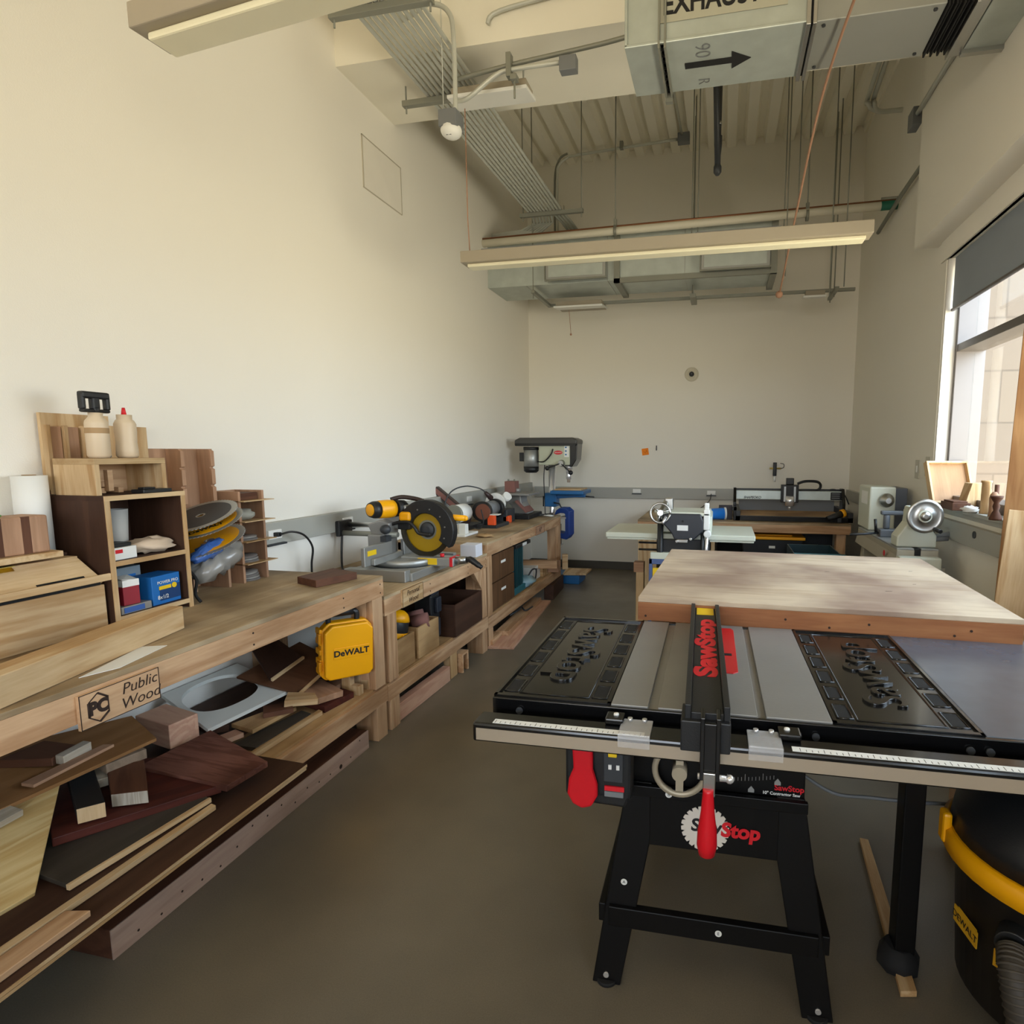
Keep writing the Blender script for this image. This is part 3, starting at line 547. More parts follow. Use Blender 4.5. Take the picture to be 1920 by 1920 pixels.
# two-bay shelf unit
y0, y1, xf, xb, H = 1.685, 2.01, -2.15, -2.42, .483
t = thing('shelf_unit', 'open two-bay plywood shelf unit with dark sides on the bench', 'shelf unit', (xf, y0, BZ)); D = xf-xb; Wd = y1-y0
for y_ in (0, Wd-.018): MB().box(-D, -.004, y_, y_+.018, 0, H-.018).build('side_panel', brownply('z'), t); MB().box(-.004, 0, y_, y_+.018, 0, H-.018).build('side_edge', palepine('z'), t)
for z_ in (.02, .225, H-.018): MB().box(-D, -.004, .0 if z_ > .4 else .018, Wd if z_ > .4 else Wd-.018, z_, z_+.018).build('shelf_board', brownply('y'), t); MB().box(-.004, .001, .0 if z_ > .4 else .018, Wd if z_ > .4 else Wd-.018, z_, z_+.018).build('shelf_edge', palepine('y'), t)
MB().box(-D-.004, -D, 0, Wd, 0, H).build('back_panel', brownply('z'), t)
sh1, sh2 = BZ+.038, BZ+.243
def carton(label, loc, d, m, rz=0, band=None, txt=None, lm=None, name='carton'):
    t = thing(name, label, 'box', loc, rz); MB().box(-d[0], 0, 0, d[1], 0, d[2]).build('body', m, t, .002)
    if band: MB().box(.0, .001, d[1]*band[0], d[1]*band[1], d[2]*band[2], d[2]*band[3]).build('label_panel', lm, t)
    if txt: text('lettering', txt[0], txt[1], txt[2], t, (.002, d[1]*.55, d[2]*.75), FX, .0004)
    return t
c = carton('blue power tool accessory box in the lower bay of the shelf unit', (-2.165, 1.845, sh1+.001), (.10, .13, .115), mat('box_blue', '#1668b2', .5), .06, (.25, .98, .12, .62), ('POWER PRO', .017, M['whitelabel']), mat('box_dark', '#123a6b', .5))
MB().box(.001, .002, .03, .085, .058, .072).build('yellow_stripe', M['yellow2'], c); MB().lathe([(.011, 0), (.011, .002)], (.001, .10, .066), (1, 0, 0), 16).build('yellow_dot', M['yellow2'], c); text('lettering', '8x1/2', .022, M['whitelabel'], c, (.0025, .045, .028), FX, .0004)
c = carton('dark red open carton with white flap in the lower bay', (-2.17, 1.735, sh1+.03), (.07, .06, .075), mat('box_red', '#8f1d2c', .5), -.1); MB().slab([(0, 0, .10), (0, .06, .092), (-.06, .06, .105), (-.06, 0, .105)], .002).box(-.07, .0005, 0, .06, .07, .095).build('white_flap', M['white'], c)
c = carton('flat clear bag of blue parts under the red carton', (-2.16, 1.715, sh1+.001), (.09, .12, .028), M['bag']); MB().box(.0, .002, .01, .09, .004, .024).build('blue_parts', M['bluebag'], c)
c = carton('grey and blue box at the back of the lower bay', (-2.29, 1.80, sh1+.001), (.09, .11, .15), mat('box_grey', '#7e8b94', .5), 0, (.2, .8, .2, .8), None, mat('box_blue', '#1668b2', .5))
c = carton('black case at the back left of the lower bay', (-2.28, 1.706, sh1+.001), (.08, .085, .12), M['blackplastic'])
c = carton('white carton with small red print in the upper bay', (-2.165, 1.708, sh2+.001), (.09, .095, .045), M['whitelabel'], .05, (.1, .4, .55, .85), None, M['redlabel']); MB().box(-.08, -.01, .01, .085, .046, .06).build('black_tray', M['blackplastic'], c, .003)
t = thing('paper_cup', 'tall pale cup standing at the back of the upper bay', 'cup', (-2.31, 1.845, sh2+.001)); MB().lathe([(.032, 0), (.042, .175), (.039, .175), (.03, .004)], n=24).build('cup', mat('pale_cup', '#b9b7b2', .6), t)
def crumple(mb, c, r, seed, n=14, amp=.25):
    rn = random.Random(seed); o = len(mb.v); mb.ball(c, r, n)
    for i in range(o, len(mb.v)):
        p = Vector(mb.v[i]) - Vector(c); f = 1+amp*(rn.random()-.5)*2; mb.v[i] = (c[0]+p.x*f, c[1]+p.y*f, c[2]+max(p.z*f, -r[2]))
    return mb
o = crumple(MB(), (0, 0, .030), (.07, .085, .03), 3).build('cloth_rag', M['cloth'], None, 0, (-2.23, 1.905, sh2+.001)); tag(o, 'crumpled beige rag in the upper bay of the shelf unit', 'rag')
# organiser on top
OZ = BZ+H
t = thing('small_organizer', 'small open wooden cubby on top of the shelf unit', 'organizer', (-2.20, 1.70, OZ))
MB().box(-.19, 0, 0, .018, 0, .112).build('side_panel', palepine('z'), t, .001); MB().box(-.19, 0, .262, .28, 0, .112).build('side_panel', palepine('z'), t, .001); MB().box(-.19, .0, 0, .28, .112, .134).build('top', plyedge('y'), t, .001); MB().box(-.19, -.18, .018, .262, 0, .112).build('back', pine('y'), t)
for i, (a, b, c_, s_) in enumerate(((-.10, .06, .012, (.02, .09, .02)), (-.13, .09, .035, (.02, .11, .02)), (-.08, .11, .05, (.02, .02, .08)), (-.12, .15, .012, (.09, .02, .02)))):
    o = MB().cbox((0, 0, 0), s_).build('wood_offcut', pine('y'), None, .001, (-2.20+a, 1.70+b, OZ+c_)); tag(o, ['stubby', 'longer', 'upright', 'crosswise'][i]+' small stick inside the wooden cubby', 'wood offcut', None)
o = MB().box(-.03, .03, -.06, .06, 0, .014).box(-.01, .02, -.05, .0, .014, .022).build('remote', M['blackplastic'], None, .003, (-2.175, 1.89, OZ+.001)); tag(o, 'small black tool lying in front of the wooden cubby', 'tool')
TZ = OZ+.135
t = thing('slotted_rack', 'plywood slotted rack standing behind the glue bottles', 'rack', (-2.415, 1.86, OZ+.001))
MB().box(-.04, -.025, -.15, .10, 0, .30).box(-.04, -.025, .10, .26, 0, .262).build('back_board', palepine('z'), t, .001)
for y_ in (-.15, -.09, -.02): MB().box(-.025, .0, y_, y_+.014, .0, .255).build('divider', palepine('z'), t, .001)
MB().box(-.025, -.01, -.15, .26, .0, .018).build('base_board', palepine('y'), t, .001)
for y_ in (-.132, -.07): MB().box(-.0248, -.01, y_, y_+.038, .018, .25).build('slot_filler', cedar('z'), t, .001)
for y_, l_ in ((1.75, 'left'), ): pass
t = thing('glue_bottle', 'cloudy squeeze bottle with black clamp on top, on the wooden cubby', 'bottle', (-2.255, 1.765, TZ))
MB().lathe([(.030, 0), (.036, .01), (.036, .125), (.034, .135), (.022, .15), (.022, .165)], n=24).build('bottle_body', M['bottle'], t)
MB().lathe([(.0365, .09), (.0365, .11)], n=24, cap=False).build('smudge', M['cardboard'], t)
MB().box(-.012, .012, -.012, .012, .163, .19).box(-.012, .012, -.05, .05, .165, .178).box(-.014, .014, -.05, .05, .215, .24).box(-.012, .012, -.052, -.036, .175, .235).box(-.012, .012, .036, .052, .175, .235).box(-.012, .012, -.014, .014, .175, .23).build('black_clamp', M['blackplastic'], t, .006)
t = thing('glue_bottle', 'squeeze bottle with a red tip on the wooden cubby', 'bottle', (-2.27, 1.885, TZ))
MB().lathe([(.030, 0), (.036, .008), (.036, .03), (.034, .06), (.036, .1), (.036, .13), (.03, .143), (.025, .147), (.025, .165)], n=24).build('bottle_body', M['bottle'], t); MB().lathe([(.009, .165), (.007, .18), (.005, .192)], n=12).build('red_tip', M['redlabel'], t)
t = thing('glass_jar', 'small glass jar between the two glue bottles', 'jar', (-2.31, 1.825, TZ)); MB().lathe([(.02, 0), (.024, .006), (.024, .03), (.016, .04)], n=18).build('jar', mat('blue_glass', '#7f9298', .15), t); MB().lathe([(.018, .04), (.018, .052)], n=18).build('lid', M['white'], t)
# notched blade rack with two blades
t = thing('notched_rack', 'tall notched wooden rack behind the yellow saw blades', 'rack', (-2.40, 2.13, BZ))
MB().box(-.06, -.045, -.06, .26, 0, .655).build('back_board', cedar('z'), t, .001)
for y_ in (.075, .235):
    pl = [(-.045, 0), (.05, 0), (.05, .19), (.02, .19), (.02, .40)]; z_ = .40
    for k in range(3): pl += [(.035, z_+.005), (.035, z_+.075), (.025, z_+.08), (.025, z_+.085)]; z_ += .085
    pl += [(-.045, .655)]; MB().prism(pl, y_, y_+.02, 'xz').build('notched_side', cedar('z'), t, .001)
def blade(label, loc, rot, m, r=.152):
    t = thing('saw_blade', label, 'saw blade', loc, rot=rot); n = 60; out = []; inn = []
    for k in range(n*2):
        a = PI*k/n; q = r if k % 2 else r-.006; out.append((q*math.cos(a), q*math.sin(a))); inn.append((.0127*math.cos(a), .0127*math.sin(a)))
    MB().ring(out, inn, -.001, .001).build('blade_disc', M['castalu'], t); a_ = [2*PI*k/48 for k in range(48)]
    MB().ring([(.125*math.cos(a), .125*math.sin(a)) for a in a_], [(.02*math.cos(a), .02*math.sin(a)) for a in a_], .001, .0016).build('painted_face', m, t)
    return t
BR = Matrix(((.642, -.767, -.019), (.700, .596, -.393), (.313, .238, .919))).to_euler()
bl = blade('upper yellow-faced saw blade leaning in the rack', (-2.24, 2.19, 1.192), tuple(BR), M['yellow']); text('lettering', 'DeWALT', .034, M['ink'], bl, (-.01, -.075, .002), (0, 0, 0), .0004, off=.001)
bl = blade('lower yellow-faced saw blade leaning in the rack', (-2.235, 2.19, 1.110), tuple(BR), M['yellow'])
bl = blade('plain dark grey saw blade on top of the yellow ones', (-2.262, 2.185, 1.222), tuple(BR), M['darkgrey'])
o = crumple(MB(), (0, 0, 0), (.07, .13, .06), 5, n=28, amp=.22).build('plastic_bag', M['bag'], None, 0, (-2.22, 2.20, BZ+.155), (.45, .2, 0)); tag(o, 'crumpled clear bag of grey discs hanging below the saw blades', 'plastic bag')
o = crumple(MB(), (0, 0, 0), (.04, .09, .032), 6, n=24, amp=.15).build('plastic_bag', M['bluebag'], None, 0, (-2.185, 2.14, BZ+.215), (.4, .2, 0)); tag(o, 'blue printed bag wedged under the lower yellow blade', 'plastic bag')
o = MB().tube([(-2.20, 2.05, BZ+.14), (-2.17, 2.05, BZ+.10), (-2.175, 2.045, BZ+.04), (-2.15, 2.045, BZ+.008)], .006, 6, smooth=5).build('dark_strap', M['black_rubber']); tag(o, 'black strap hanging beside the shelf unit', 'strap')
slabthing('divider_board', 'upright plywood divider beside the disc shelves', 'board', [(-2.26, 2.33, BZ+.16), (-2.26, 2.345, BZ+.16), (-2.43, 2.345, BZ+.16), (-2.43, 2.33, BZ+.16)], .16, cedar('z')) if False else None
t = thing('disc_holder', 'narrow open shelf holding sanding discs', 'shelf', (-2.28, 2.42, BZ))
for y_ in (-.09, -.0, .15): MB().box(-.17, 0, y_, y_+.014, 0, .17 if y_ < -.05 else .45).build('side_panel', cedar('z'), t, .001)
MB().box(-.17, -.16, 0, .15, 0, .45).build('back_panel', cedar('z'), t)
for z_ in (.09, .20, .30, .40): MB().box(-.165, .03, .0, .20, z_, z_+.004).build('shelf', palepine('y'), t)
MB().box(-.16, -.02, .03, .145, .405, .44).build('end_block', walnut('y'), t, .002)
k = 0
for z_, n_ in ((.0, 4), (.094, 3), (.204, 2)):
    for i in range(n_):
        o = MB().lathe([(.012, 0), (.062, .0), (.062, .006), (.012, .006)], n=24).build('sanding_disc', M['bag'] if i % 2 else mat('disc_grey', '#6f6965', .7), None, 0, (-2.34-.004*i, 2.50, BZ+z_+.002+i*.011), (.03*i, .02, 0)); tag(o, 'round sanding disc stacked in the narrow disc shelf', 'sanding disc', 'sanding discs in the narrow shelf'); k += 1
o = crumple(MB(), (0, 0, .028), (.06, .06, .028), 8, amp=.15).build('sanding_pad', mat('pad_grey', '#9b9a90', .8), None, 0, (-2.33, 2.49, BZ+.305)); tag(o, 'grey rounded pad on the upper disc shelf', 'sanding pad')
# plug and cord on the raceway
t = thing('power_cable', 'black power cord plugged into the raceway beyond the disc shelves', 'cord', (XL+.05, 2.80, 1.05)); MB().box(0, .035, -.015, .015, -.012, .012).build('plug', M['blackplastic'], t, .004)
MB().tube([(.035, 0, 0), (.07, .05, .01), (.085, .13, -.02), (.08, .20, -.10), (.06, .21, -.2), (.05, .22, -.292)], .006, 8, smooth=8).build('cable', M['blackplastic'], t)
# loose lumber on the near bench
slabthing('lumber_piece', 'long pale two-by-four lying diagonally on the near bench', 'lumber', [(-1.745, 1.06, BZ+.085), (-1.905, 1.735, BZ+.085), (-1.985, 1.715, BZ+.085), (-1.83, 1.04, BZ+.085)], .084, palepine('x'), .003)
slabthing('lumber_piece', 'short brown board at the far end of the near bench', 'lumber', [(-1.80, 2.63, BZ+.036), (-1.985, 2.70, BZ+.036), (-2.02, 2.47, BZ+.036), (-1.87, 2.41, BZ+.036)], .035, walnut('x'), .002)
slabthing('paper_sheet', 'white paper sheet sticking out from under the pale two-by-four', 'paper', [(-1.775, 1.27, BZ+.002), (-1.74, 1.36, BZ+.002), (-1.79, 1.56, BZ+.002), (-1.86, 1.53, BZ+.002)], .0015, M['paper'], 0)
t = thing('tape_roll', 'grey cylinder at the left edge of the near bench', 'tape roll', (-1.98, 1.045, BZ)); MB().lathe([(.05, 0), (.056, .008), (.056, .05), (.05, .055)], n=28).build('roll', M['grey'], t)
# ================================================================ scrap wood on the lower shelf of the near bench
SB = slabthing
SB('plywood_sheet', 'lower of the two dark plywood sheets overhanging the near shelf', 'board', [(-1.545, -.6, .292), (-1.545, 1.88, .292), (-2.0, 1.91, .292), (-2.0, -.6, .292)], .011, brownply('x'), .001)
SB('plywood_sheet', 'upper of the two dark plywood sheets overhanging the near shelf', 'board', [(-1.540, -.6, .306), (-1.540, 1.875, .306), (-2.0, 1.90, .306), (-2.0, -.6, .306)], .011, brownply('x'), .001)
for z_, x_ in ((.282, -1.5445), (.296, -1.5395)):
    o = MB().box(0, .002, -2.4, 0, 0, .009).build('veneer_edge', palepine('y'), None, 0, (x_, 1.872, z_)) ; tag(o, 'pale cut edge strip along the '+('lower' if z_ < .29 else 'upper')+' overhanging plywood sheet', 'edge strip')
SB('plywood_sheet', 'dark sheet with a pale edge running along the near shelf', 'board', [(-1.655, .2, .322), (-1.645, 1.545, .322), (-1.95, 1.60, .322), (-2.3, .2, .322)], .012, brownply('x'), .001)
SB('wood_strip', 'pale strip along the edge of the dark sheet', 'board', [(-1.640, .2, .326), (-1.632, 1.545, .326), (-1.655, 1.55, .326), (-1.665, .2, .326)], .016, palepine('x'), .001)
SB('lumber_piece', 'short light board lying on the overhanging sheets at the left edge', 'lumber', [(-1.565, .40, .325), (-1.568, 1.09, .325), (-1.63, 1.075, .325), (-1.63, .40, .325)], .017, pine('x'), .002)
SB('plywood_sheet', 'grey-faced offcut with pale edges in front of the pine board', 'board', [(-1.700, 1.135, .340), (-1.668, 1.555, .340), (-1.95, 1.68, .340), (-2.0, 1.17, .340)], .014, wood('grey_ply', '#4b443c', '#39332c', 'x', fig=.5), .001)
SB('wood_strip', 'pale edge strip on the grey-faced offcut', 'board', [(-1.690, 1.13, .343), (-1.658, 1.555, .343), (-1.668, 1.556, .343), (-1.702, 1.13, .343)], .016, palepine('x'), .001)
SB('lumber_piece', 'long dark red board lying across the near shelf', 'lumber', [(-1.90, 1.24, .372), (-1.66, 1.60, .362), (-1.96, 1.72, .372), (-2.40, 1.55, .372)], .028, mahog('x'), .003)
SB('lumber_piece', 'black painted block with a pale cut end', 'lumber', [(-1.890, 1.305, .425), (-1.843, 1.355, .425), (-2.12, 1.53, .425), (-2.17, 1.48, .425)], .048, mat('black_paint', '#1a1b1c', .5), .003)
SB('lumber_piece', 'brown block with a whitish growth-ring end', 'lumber', [(-1.878, 1.400, .418), (-1.785, 1.445, .418), (-1.98, 1.60, .418), (-2.06, 1.53, .418)], .042, walnut('x'), .003)
# cut ends as parts
def endgrain(o_name, pts, m, label): 
    o = SB(o_name, label, 'end label', pts, .002, m, 0); return o
ends = [o for o in bpy.data.objects if o.get('label') in ('black painted block with a pale cut end', 'brown block with a whitish growth-ring end')]
for o in ends:
    co = [v.co.copy() for v in o.data.vertices]; xs = max(co, key=lambda p: o.matrix_basis @ p @ Vector((1, -1, 0)) if False else (o.matrix_basis @ p).x)
    # the end face is the one nearest the aisle: first two corners of the slab
    a, b, c, d = co[0], co[1], co[5], co[4]; n_ = (b-a).cross(d-a).normalized(); ctr = (a+b+c+d)/4; body = sum(co, Vector())/len(co)
    n_ = n_ if n_.dot(ctr-body) > 0 else -n_
    mb = MB(); vs = [tuple(p+(ctr-p)*.02+n_*.001) for p in (a, b, c, d)]; mb.add(vs, [(0, 1, 2, 3)]); e2 = mb.build('cut_end', palepine('z') if 'black' in o['label'] else wood('white_end', '#cfc9bd', '#a79d8d', 'z', fig=3), o)
    if 'black' in o['label']: e2['label'] = 'pale cut end'
SB('parquet_board', 'mottled red-brown parquet offcut resting on the dark red board', 'board', [(-2.017, 1.603, .385), (-1.624, 1.585, .372), (-1.608, 1.755, .372), (-1.994, 1.892, .388)], .022, wood('parquet', '#8e6254', '#5e3529', 'x', scale=2.5, fig=1.2, blotch='#8a7268'), .002)
SB('lumber_piece', 'square block with a pink sawn end under the near bench', 'lumber', [(-2.10, 1.805, .435), (-2.085, 1.925, .435), (-2.30, 1.975, .435), (-2.315, 1.85, .435)], .10, pink('x'), .003)
SB('plywood_sheet', 'thin tan plywood sheet lying highest under the bench front', 'board', [(-2.075, .6, .475), (-1.995, 1.665, .465), (-2.23, 1.77, .48), (-2.44, 1.40, .49), (-2.44, .6, .49)], .012, wood('tan_ply', '#a97e52', '#8a6138', 'x', fig=.7), .001)
SB('lumber_piece', 'small dark block on top of the thin tan sheet', 'lumber', [(-2.12, 1.41, .507), (-2.14, 1.50, .507), (-2.28, 1.50, .507), (-2.28, 1.36, .507)], .028, walnut('x'), .002)
SB('lumber_piece', 'whitewashed short block on the thin tan sheet', 'lumber', [(-2.085, 1.42, .512), (-2.10, 1.52, .512), (-2.135, 1.52, .512), (-2.12, 1.42, .512)], .03, wood('whitewash', '#cfc6b6', '#a89a84', 'x'), .002)
SB('wood_strip', 'thin flat strip on the thin tan sheet beside the small blocks', 'board', [(-2.04, 1.30, .488), (-2.055, 1.56, .488), (-2.09, 1.55, .488), (-2.09, 1.30, .488)], .01, cedar('x'), .001)
SB('lumber_piece', 'grey-brown block between the tan sheet and the parquet offcut', 'lumber', [(-2.02, 1.50, .447), (-1.99, 1.62, .447), (-2.12, 1.66, .447), (-2.14, 1.54, .447)], .035, wood('weathered', '#94806c', '#756352', 'x'), .002)
SB('lumber_piece', 'pale notched block beneath the tan sheet, behind the black block', 'lumber', [(-2.04, 1.44, .41), (-2.0, 1.50, .41), (-2.14, 1.58, .41), (-2.18, 1.50, .41)], .03, wood('whitewash', '#cfc6b6', '#a89a84', 'x'), .002)
SB('pine_board', 'wide light yellow pine board leaning down at the left edge', 'board', [(-1.815, .62, .335), (-1.765, 1.10, .335), (-2.07, 1.40, .462), (-2.22, 1.1, .462)], .018, wood('yellow_pine', '#e3cc96', '#c09b5c', 'x', fig=1.6), .002)
SB('lumber_piece', 'grey-white strip on the leaning pine board', 'lumber', [(-1.95, .80, .46), (-1.98, 1.23, .46), (-2.06, 1.23, .47), (-2.06, .8, .47)], .02, wood('whitewash', '#cfc6b6', '#a89a84', 'x'), .002)
# white panel with oval opening: tilted, resting on the scrap beneath it
C4 = [Vector(p) for p in ((-2.056, 1.939, .362), (-2.014, 2.383, .362), (-2.424, 2.490, .420), (-2.440, 2.077, .420))]
def bil(u, v): return C4[0]*(1-u)*(1-v)+C4[1]*u*(1-v)+C4[2]*u*v+C4[3]*(1-u)*v
N = 48; out = []; inn = []
for k in range(N):
    a = 2*PI*k/N; c_, s_ = math.cos(a), math.sin(a); q = 1/max(abs(c_), abs(s_)); out.append(bil(.5+.5*c_*q, .5+.5*s_*q)); inn.append(bil(.46+.40*abs(c_)**.85*(1 if c_ > 0 else -1), .56+.35*abs(s_)**.85*(1 if s_ > 0 else -1)))
dn = Vector((0, 0, -.016)); vs = out+inn+[p+dn for p in out]+[p+dn for p in inn]; mb = MB(); fs = []
for i in range(N):
    j = (i+1) % N; fs += [(i, j, N+j, N+i), (2*N+i, 3*N+i, 3*N+j, 2*N+j), (i, 2*N+i, 2*N+j, j), (N+i, N+j, 3*N+j, 3*N+i)]
o = mb.add(vs, fs).build('cutout_board', mat('white_melamine', '#d6d8d2', .5)); tag(o, 'white panel with a large oval cut-out under the near bench', 'board')
# small scraps right of the panel
SB('wood_offcut', 'pale ply offcut just right of the white panel corner', 'wood offcut', [(-1.915, 2.02, .335), (-1.895, 2.26, .335), (-1.97, 2.29, .335), (-2.05, 2.05, .335)], .018, plyface('x'))
SB('wood_offcut', 'long thin light strip at the front of the shelf', 'wood offcut', [(-1.80, 1.90, .303), (-1.797, 2.31, .303), (-1.825, 2.32, .303), (-1.83, 1.90, .303)], .02, palepine('x'))
SB('wood_offcut', 'dark greyish strip behind the long thin light strip', 'wood offcut', [(-1.84, 1.95, .30), (-1.835, 2.28, .30), (-1.90, 2.30, .30), (-1.96, 1.95, .30)], .017, wood('grey_ply', '#4b443c', '#39332c', 'x', fig=.5))
SB('wood_offcut', 'light short block leaning at the panel corner', 'wood offcut', [(-1.905, 2.20, .388), (-1.80, 2.29, .372), (-1.86, 2.345, .372), (-1.96, 2.29, .388)], .03, palepine('x'))
SB('wood_offcut', 'dark walnut chunk beneath the light short block', 'wood offcut', [(-1.95, 2.12, .358), (-1.86, 2.20, .358), (-1.92, 2.26, .358), (-2.01, 2.19, .358)], .022, walnut('x'))
SB('wood_offcut', 'reddish board with a ragged pale end before the yellow case', 'wood offcut', [(-1.83, 2.33, .352), (-1.79, 2.46, .342), (-1.98, 2.55, .352), (-2.05, 2.42, .362)], .03, cedar('x'))
SB('wood_offcut', 'dark slab under the ragged reddish board', 'wood offcut', [(-1.80, 2.33, .312), (-1.775, 2.52, .312), (-2.0, 2.60, .312), (-2.03, 2.40, .312)], .03, mahog('x'))
SB('wood_offcut', 'small pinkish stick between the square block and the white panel', 'wood offcut', [(-1.99, 1.93, .318), (-1.96, 2.02, .318), (-2.02, 2.04, .318), (-2.05, 1.95, .318)], .02, pink('x'))
SB('wood_offcut', 'dark wedge behind the square block', 'wood offcut', [(-2.09, 1.97, .35), (-2.04, 2.03, .34), (-2.12, 2.08, .35), (-2.20, 2.0, .36)], .03, brownply('x'))
SB('plywood_sheet', 'dark sheet resting behind the white panel', 'board', [(-2.342, 2.50, .50), (-2.09, 2.33, .425), (-2.07, 2.53, .47), (-2.29, 2.62, .52)], .012, brownply('x'), .001)
SB('wood_strip', 'pale edge of the dark sheet behind the white panel', 'board', [(-2.085, 2.33, .428), (-2.065, 2.53, .472), (-2.055, 2.53, .470), (-2.075, 2.33, .425)], .014, palepine('x'), 0)
SB('plywood_sheet', 'brown sheet tilted between the white panel and the yellow case', 'board', [(-2.28, 2.33, .42), (-1.956, 2.343, .36), (-1.932, 2.60, .44), (-2.20, 2.68, .49)], .012, wood('brown_sheet', '#6d4a33', '#543522', 'x', fig=.6), .001)
SB('wood_strip', 'pale edge of the brown tilted sheet', 'board', [(-1.951, 2.343, .363), (-1.927, 2.60, .443), (-1.917, 2.60, .441), (-1.941, 2.343, .361)], .014, palepine('x'), 0)
SB('plywood_sheet', 'wide dark sheet lying flat at the back of the near shelf', 'board', [(-1.99, 1.1, .30), (-1.99, 2.68, .30), (-2.43, 2.68, .30), (-2.43, 1.1, .30)], .012, brownply('x'), .001)
# yellow tool case hanging from the bench edge
t = thing('tool_case', 'yellow plastic tool case with black handle standing under the near bench', 'tool case', (-1.822, 2.50, .388), rot=(math.radians(-2), 0, math.radians(-38)))
bd = [(-.06, .0), (.03, 0), (.042, .015), (.042, .26), (.03, .285), (-.06, .285), (-.075, .26), (-.075, .02)]
MB().prism([(-.095, .02), (-.075, .0), (.13, 0), (.15, .02), (.15, .25), (.12, .285), (-.06, .285), (-.095, .25)], -.06, .0, 'yz').build('case_back', M['yellow'], t, .008, seg=3)
MB().prism([(-.088, .028), (-.068, .008), (.123, .008), (.143, .028), (.143, .245), (.115, .277), (-.053, .277), (-.088, .245)], 0, .038, 'yz').build('case_front', M['yellow'], t, .008, seg=3)
MB().box(.038, .041, -.05, .12, .11, .165).build('label_recess', M['yellow'], t, .002); text('lettering', 'DeWALT', .042, M['ink'], t, (.0425, .035, .137), FX, .0006, off=.0012, sx=1.0)
rb = MB()
for z_ in (.03, .08, .13, .18, .23): rb.box(-.07, -.0, -.103, -.09, z_, z_+.028)
rb.build('hinge_ribs', M['yellow'], t, .003); MB().box(-.03, .01, -.11, -.095, .19, .24).box(-.03, .01, -.11, -.095, .05, .1).build('latch', mat('latch_amber', '#d98f00', .4), t, .003)
MB().tube([(-.02, -.055, .28), (-.02, -.055, .315), (-.02, -.04, .328), (-.02, .065, .328), (-.02, .08, .315), (-.02, .08, .28)], .013, 8, smooth=3).cyl((-.02, -.035, .328), (-.02, .06, .328), .019).build('handle', M['blackplastic'], t)
for y_, l_ in ((2.56, 'left wooden spacer under the yellow case'), (2.645, 'right wooden spacer under the yellow case')):
    o = MB().box(-.05, .0, -.015, .02, .0, .103).box(0, .05, -.015, .02, .0, .05).build('wooden_spacer', palepine('z'), None, .002, (-1.81, y_, .281)); tag(o, l_, 'wood offcut')
SB('wood_offcut', 'flat brown piece behind the spacers under the yellow case', 'wood offcut', [(-1.87, 2.50, .335), (-1.87, 2.68, .335), (-1.95, 2.68, .335), (-1.95, 2.50, .335)], .05, cedar('x'))
# timbers on the floor beneath
o = MB().box(-.16, 0, -1.6, 1.31, 0, .095).build('floor_timber', walnut('y'), None, .003, (-1.735, 1.25, .001), (0, 0, 0))
o = o; tag(o, 'long dark heavy timber on the floor under the near bench', 'timber')
for v in o.data.vertices:
    if v.co.y < 0: v.co.y = 0.0
ft = MB().box(0, .004, 0, 1.31, 0.0, .095).build('front_face', wood('pinkish', '#c9ad9c', '#a98d7e', 'y'), o); ft['label'] = 'greyish pink front face with nail holes'
nh = MB()
rn = random.Random(4)
for k in range(16): 
    y_ = .08+k*.077; z_ = .015+.065*rn.random(); nh.cyl((.004, y_, z_), (.0046, y_, z_), .004 if k != 13 else .011, n=8)
each(nh, 'nail_hole', M['burn'], o)
o = MB().box(-.05, 0, 0, .62, 0, .10).build('floor_board', pink('y'), None, .003, (-1.735, 2.86, .001), (0, 0, math.radians(-1))); tag(o, 'pinkish board standing on edge under the middle bench', 'lumber')
o = MB().box(-.10, 0, 0, .10, .12, .135).box(-.10, 0, 0, .018, 0, .12).box(-.1, 0, .082, .10, 0, .12).build('step_block', pine('y'), None, .002, (-1.70, 3.62, .001)); tag(o, 'small wooden step block on the floor under the middle bench', 'wood block')
o = MB().box(-.05, .0, 0, .10, 0, .19).build('wood_block', palepine('z'), None, .002, (-1.73, 3.50, .001)); tag(o, 'upright block beside the small step block', 'wood block')
SB('pine_board', 'long pale board flat on the floor under the far bench', 'board', [(-1.53, 4.16, .021), (-1.66, 5.62, .021), (-1.82, 5.60, .021), (-1.74, 4.13, .021)], .02, pink('x'), .002)
SB('pine_board', 'narrow light board on top of the long pale floor board', 'board', [(-1.66, 4.42, .062), (-1.74, 5.55, .062), (-1.83, 5.54, .062), (-1.77, 4.40, .062)], .04, pine('x'), .002)
SB('pine_board', 'short light board beside the long pale floor board', 'board', [(-1.70, 4.17, .056), (-1.72, 4.42, .056), (-1.86, 4.40, .056), (-1.86, 4.15, .056)], .034, pine('x'), .002)
o = MB().box(-.10, 0, 0, .55, 0, .15).box(-.12, -.09, 0, .55, .15, .16).build('wooden_bin', brownply('y'), None, .002, (-1.66, 5.72, .001), (0, 0, .08)); tag(o, 'dark wooden drawer box on the floor at the end of the far bench', 'box')
o = MB().tube([(-1.80, 4.8, .08), (-1.74, 4.9, .11), (-1.78, 5.05, .10), (-1.72, 5.0, .075), (-1.70, 5.15, .075)], .008, 6, smooth=6).build('cord_bundle', M['darkgrey']); tag(o, 'dark cord heaped on the floor boards under the far bench', 'cord')
